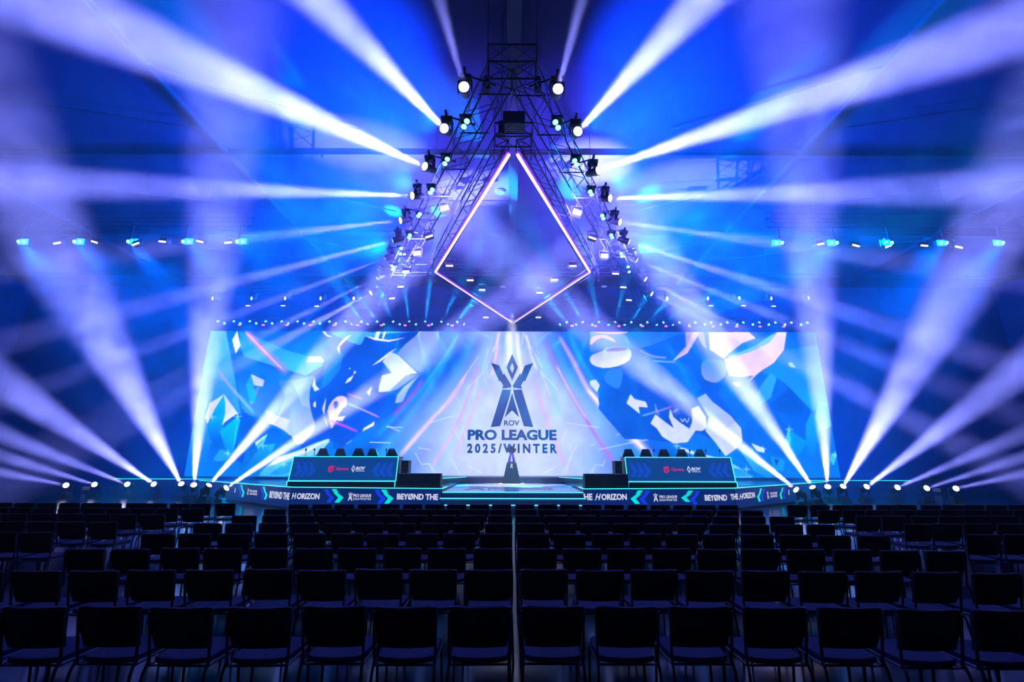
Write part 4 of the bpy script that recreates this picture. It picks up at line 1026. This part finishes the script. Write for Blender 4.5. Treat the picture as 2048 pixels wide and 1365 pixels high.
for kind_, tab, yy, row, nm in (('up', UPB, 645.2, rowA, 'upper'), ('dn', DNB, 648.4, rowB, 'lower')):
    for j, (_, x) in enumerate(row):
        i = j % 16; sd = 'left' if j < 16 else 'right'
        yj = yy + (x - 1024) * .0023
        p = atY(x, yj, YH - .3); d = V((0, -1, .3 if kind_ == 'up' else -.3)); near = min(tab, key=lambda k_: abs(k_ - x))
        if abs(near - x) < 6:
            e = tab[near]; dd = V((e[0] - x, 0, -(e[1] - yj))); q_ = atY(e[0], e[1], YH - 1.2)
            if kind_ == 'up': q_ = atY(e[0], e[1], YH - 2.0)
            d = q_ - p
            L = d.length; spot(p + d.normalized() * .12, d, 110000, math.radians(10 if kind_ == 'up' else 8), CYAN, 1, .04)
        small_lamp('cyan_beam_light', p, d.normalized() if abs(near - x) < 6 else d.normalized(), 'tiny cyan lamp above the LED wall, %s row, %s from left in the %s half' % (nm, ORD[i], sd), 'cyan lamps above the LED wall', M['lens_c'], .72)
for j in range(20):
    x = 480 + 47.2 * j if j < 10 else 1143.6 + 47 * (j - 10)
    p = atY(x, 652.2 + (x - 1024) * .003, YH - .35)
    small_lamp('pink_wash_light', p, V((0, -1, -.15)), 'small pink lamp on the truss above the LED wall, %s from left, %s half' % (ORD[j % 10], 'left' if j < 10 else 'right'), 'pink lamps above the LED wall', M['lens_p'], .72).scale = (1.5, 1, .8)
# cyan pairs on the outer triangle
pairsL = [(934,241,928,252),(895,317,890,326),(865,378,861,384),(840,427,837,431),(820,469,818,474),(802,496,801,507),(788,533,786,538)]
pairsR = [(1110.6,243,1116,254),(1149,320,1153,328),(1180,382,1183,388),(1204,430,1206.5,436),(1222,469,1224,474),(1242,506,1243.5,512),(1256,533,1258,543)]
for s, prs in (('left', pairsL), ('right', pairsR)):
    for i, (a, b1, c, d1_) in enumerate(prs):
        r = thing('twin_cyan_light', 'pair of small cyan lamps on %s leg of triangle truss, %s from apex' % (s, ORD[i]), 'stage light', atZ((a+c)/2, (b1+d1_)/2, 10.55), 'twin cyan lamps on the triangle truss')
        for (x, y) in ((a, b1), (c, d1_)):
            p = atZ(x, y, 10.5)
            dd = (CAM - p).normalized()
            h_ = link('housing', sh); h_.matrix_world = Matrix.Translation(p) @ lookz(V((0, -.5, -1))) @ Matrix.Scale(.8, 4); child(h_, r)
            l_ = link('lens', sl); l_.matrix_world = Matrix.Translation(p) @ lookz(V((0, -.5, -1))) @ Matrix.Scale(.8, 4); child(l_, r)
        child(MB().box(atZ((a+c)/2, (b1+d1_)/2, 10.5) + V((0, 0, .12)), (.3, .3, .08)).obj('mounting_plate', M['black']), r)
# blue double lamps on the side trusses (these give the blue wash)
for s, xs in (('left', SIDE_L), ('right', SIDE_R)):
    for i, x in enumerate(xs):
        y = 481.5 if s == 'left' else 484
        pm = atZ(x, y, 11.0)
        r = thing('twin_blue_flood', 'bright blue double flood lamp on the %s side truss, %s from its left end' % (s, ORD[i]), 'flood light', pm, 'blue double floods on the side trusses')
        child(MB().box(pm + V((0, .16, 0)), (.55, .16, .26)).obj('housing', M['black'], bevel=.02), r)
        child(MB().box(pm + V((0, .02, .43)), (.05, .05, .66)).obj('bracket', M['black']), r)
        for sx in (-.12, .12):
            l_ = link('lens', sl); l_.matrix_world = Matrix.Translation(pm + V((sx, .1, 0))) @ lookz(V((0, -1, -.4))) @ Matrix.Scale(.85, 4); l_.material_slots[0].link = 'OBJECT'; l_.material_slots[0].material = M['lens_b']; child(l_, r)
# square work floods with a lit edge hanging from trusses
fb = MB().box((0, 0, 0), (.34, .26, .2)).mesh('housing', M['speaker'], bevel=.02)
fl = MB().box((0, -.12, -.075), (.30, .04, .06)).mesh('lit_edge', M['lens_y'])
fk = MB()
for s in (1, -1): fk.box((s * .19, 0, .12), (.02, .04, .3))
fk.box((0, 0, .27), (.4, .04, .02)); fk.box((0, 0, .32), (.05, .05, .1)); fk = fk.mesh('yoke', M['black'])
def flood(x, y, z, label, group, tilt=0.0, k=1.0):
    p = atZ(x, y, z); r = thing('hanging_flood', label, 'flood light', p, group)
    T = Matrix.Rotation(tilt, 4, 'Y') @ Matrix.Scale(k, 4)
    link('hanging_rod', MB().tube((0, 0, .34 * k), (0, 0, ZC - z), .005, 4).mesh('hanging_rod', M['darkalu']), r)
    link('housing', fb, r, T); link('lit_edge', fl, r, T); link('yoke', fk, r, Matrix.Scale(k, 4))
outer = [[(889.5,419),(858,473),(835,508.5),(813,542),(802.5,573),(785,596)], [(1154,427),(1185,476),(1208,514),(1230,547),(1245.5,574),(1256.6,599.6)]]
for s, lst in zip(('left', 'right'), outer):
    for i, (x, y) in enumerate(lst): flood(x, y, 10.35, 'small lit flood inside %s leg of the triangle truss, %s from top' % (s, ORD[i]), 'small floods inside the triangle truss', (-.35 if s == 'left' else .35) * (1 if i < 2 else .2))
inner = [[(900,531),(941,560),(964.5,579),(972,634)], [(1145,531.5),(1109,559),(1079,585),(1076.5,634)]]
for s, lst in zip(('left', 'right'), inner):
    for i, (x, y) in enumerate(lst): flood(x, y, 10.0, 'small lit flood inside %s half of the kite, %s from the top' % (s, ORD[i]), 'small floods inside the kite', 0)
sidew = [[(120,486),(196,484),(275,488),(330,483),(405,483),(460,485)], [(1636,488),(1708,491),(1770,493),(1843,491),(1912,494)]]
for s, lst in zip(('left', 'right'), sidew):
    for i, (x, y) in enumerate(lst): flood(x, y, 10.85, 'small pale flood among blue lamps of the %s side truss, %s from left end' % (s, ORD[i]), 'pale floods on the side trusses', (-.2, .3, -.4, .1, .25, -.1)[i])
rear = [[(498,611),(568,611),(635,612)], [(1420,611),(1485,611),(1545,612)]]
for s, lst in zip(('left', 'right'), rear):
    for i, (x, y) in enumerate(lst): flood(x, y, 10.5, 'tiny pale flood below the %s rear side truss, %s from its left end' % (s, ORD[i]), 'tiny floods on the rear side trusses', 0, .8)
# round ceiling discs
for i, (x, y, lab) in enumerate([(1000, 384, 'round white ceiling lamp disc inside the top of the kite'), (1005.5, 573.5, 'faint round ceiling disc near the bottom of the kite'), (1208, 573, 'faint round ceiling disc right of the kite')]):
    p = atZ(x, y, ZC - .05); r = thing('ceiling_disc', lab, 'ceiling lamp', p)
    child(MB().lathe([(.2, -.04), (.22, .04)], 20, c=p).obj('disc', M['winl']), r); child(MB().lathe([(.24, -.01), (.25, .05)], 20, c=p).obj('rim', M['alu']), r)
# floor light bars beside the stage
for s, xs in (('left', (175, 233, 291)), ('right', (1752, 1812, 1871))):
    for i, x in enumerate(xs):
        p = atZ(x, 988 + (2 if s == 'right' else -1.5), 0.0)
        r = thing('floor_light_bar', 'low light bar with two dim lines, floor %s of stage, %s from left' % (s, ORD[i]), 'light bar', p, 'low light bars beside the stage')
        child(MB().box(p + V((0, 0, .2)), (.5, .3, .4)).obj('housing', M['black'], bevel=.02), r)
        for z in (.22, .32): child(MB().box(p + V((0, -.156, z)), (.42, .012, .03)).obj('light_line', M['winl']), r)
# road case and tower at the right, beyond the last floor lamps
p = atZ(1888, 985, 0); r = thing('flight_case', 'tall dark flight case by the floor lamps at the far right', 'case', p)
child(MB().box(p + V((0, .6, .55)), (.9, .6, 1.0)).obj('case_body', M['speaker'], bevel=.02), r)
for sx in (-.4, .4): child(MB().lathe([(.05, 0), (.05, .06)], 10, c=p + V((sx, .6, 0))).obj('caster', M['black']), r)
# light fog machines: small low boxes near the wings
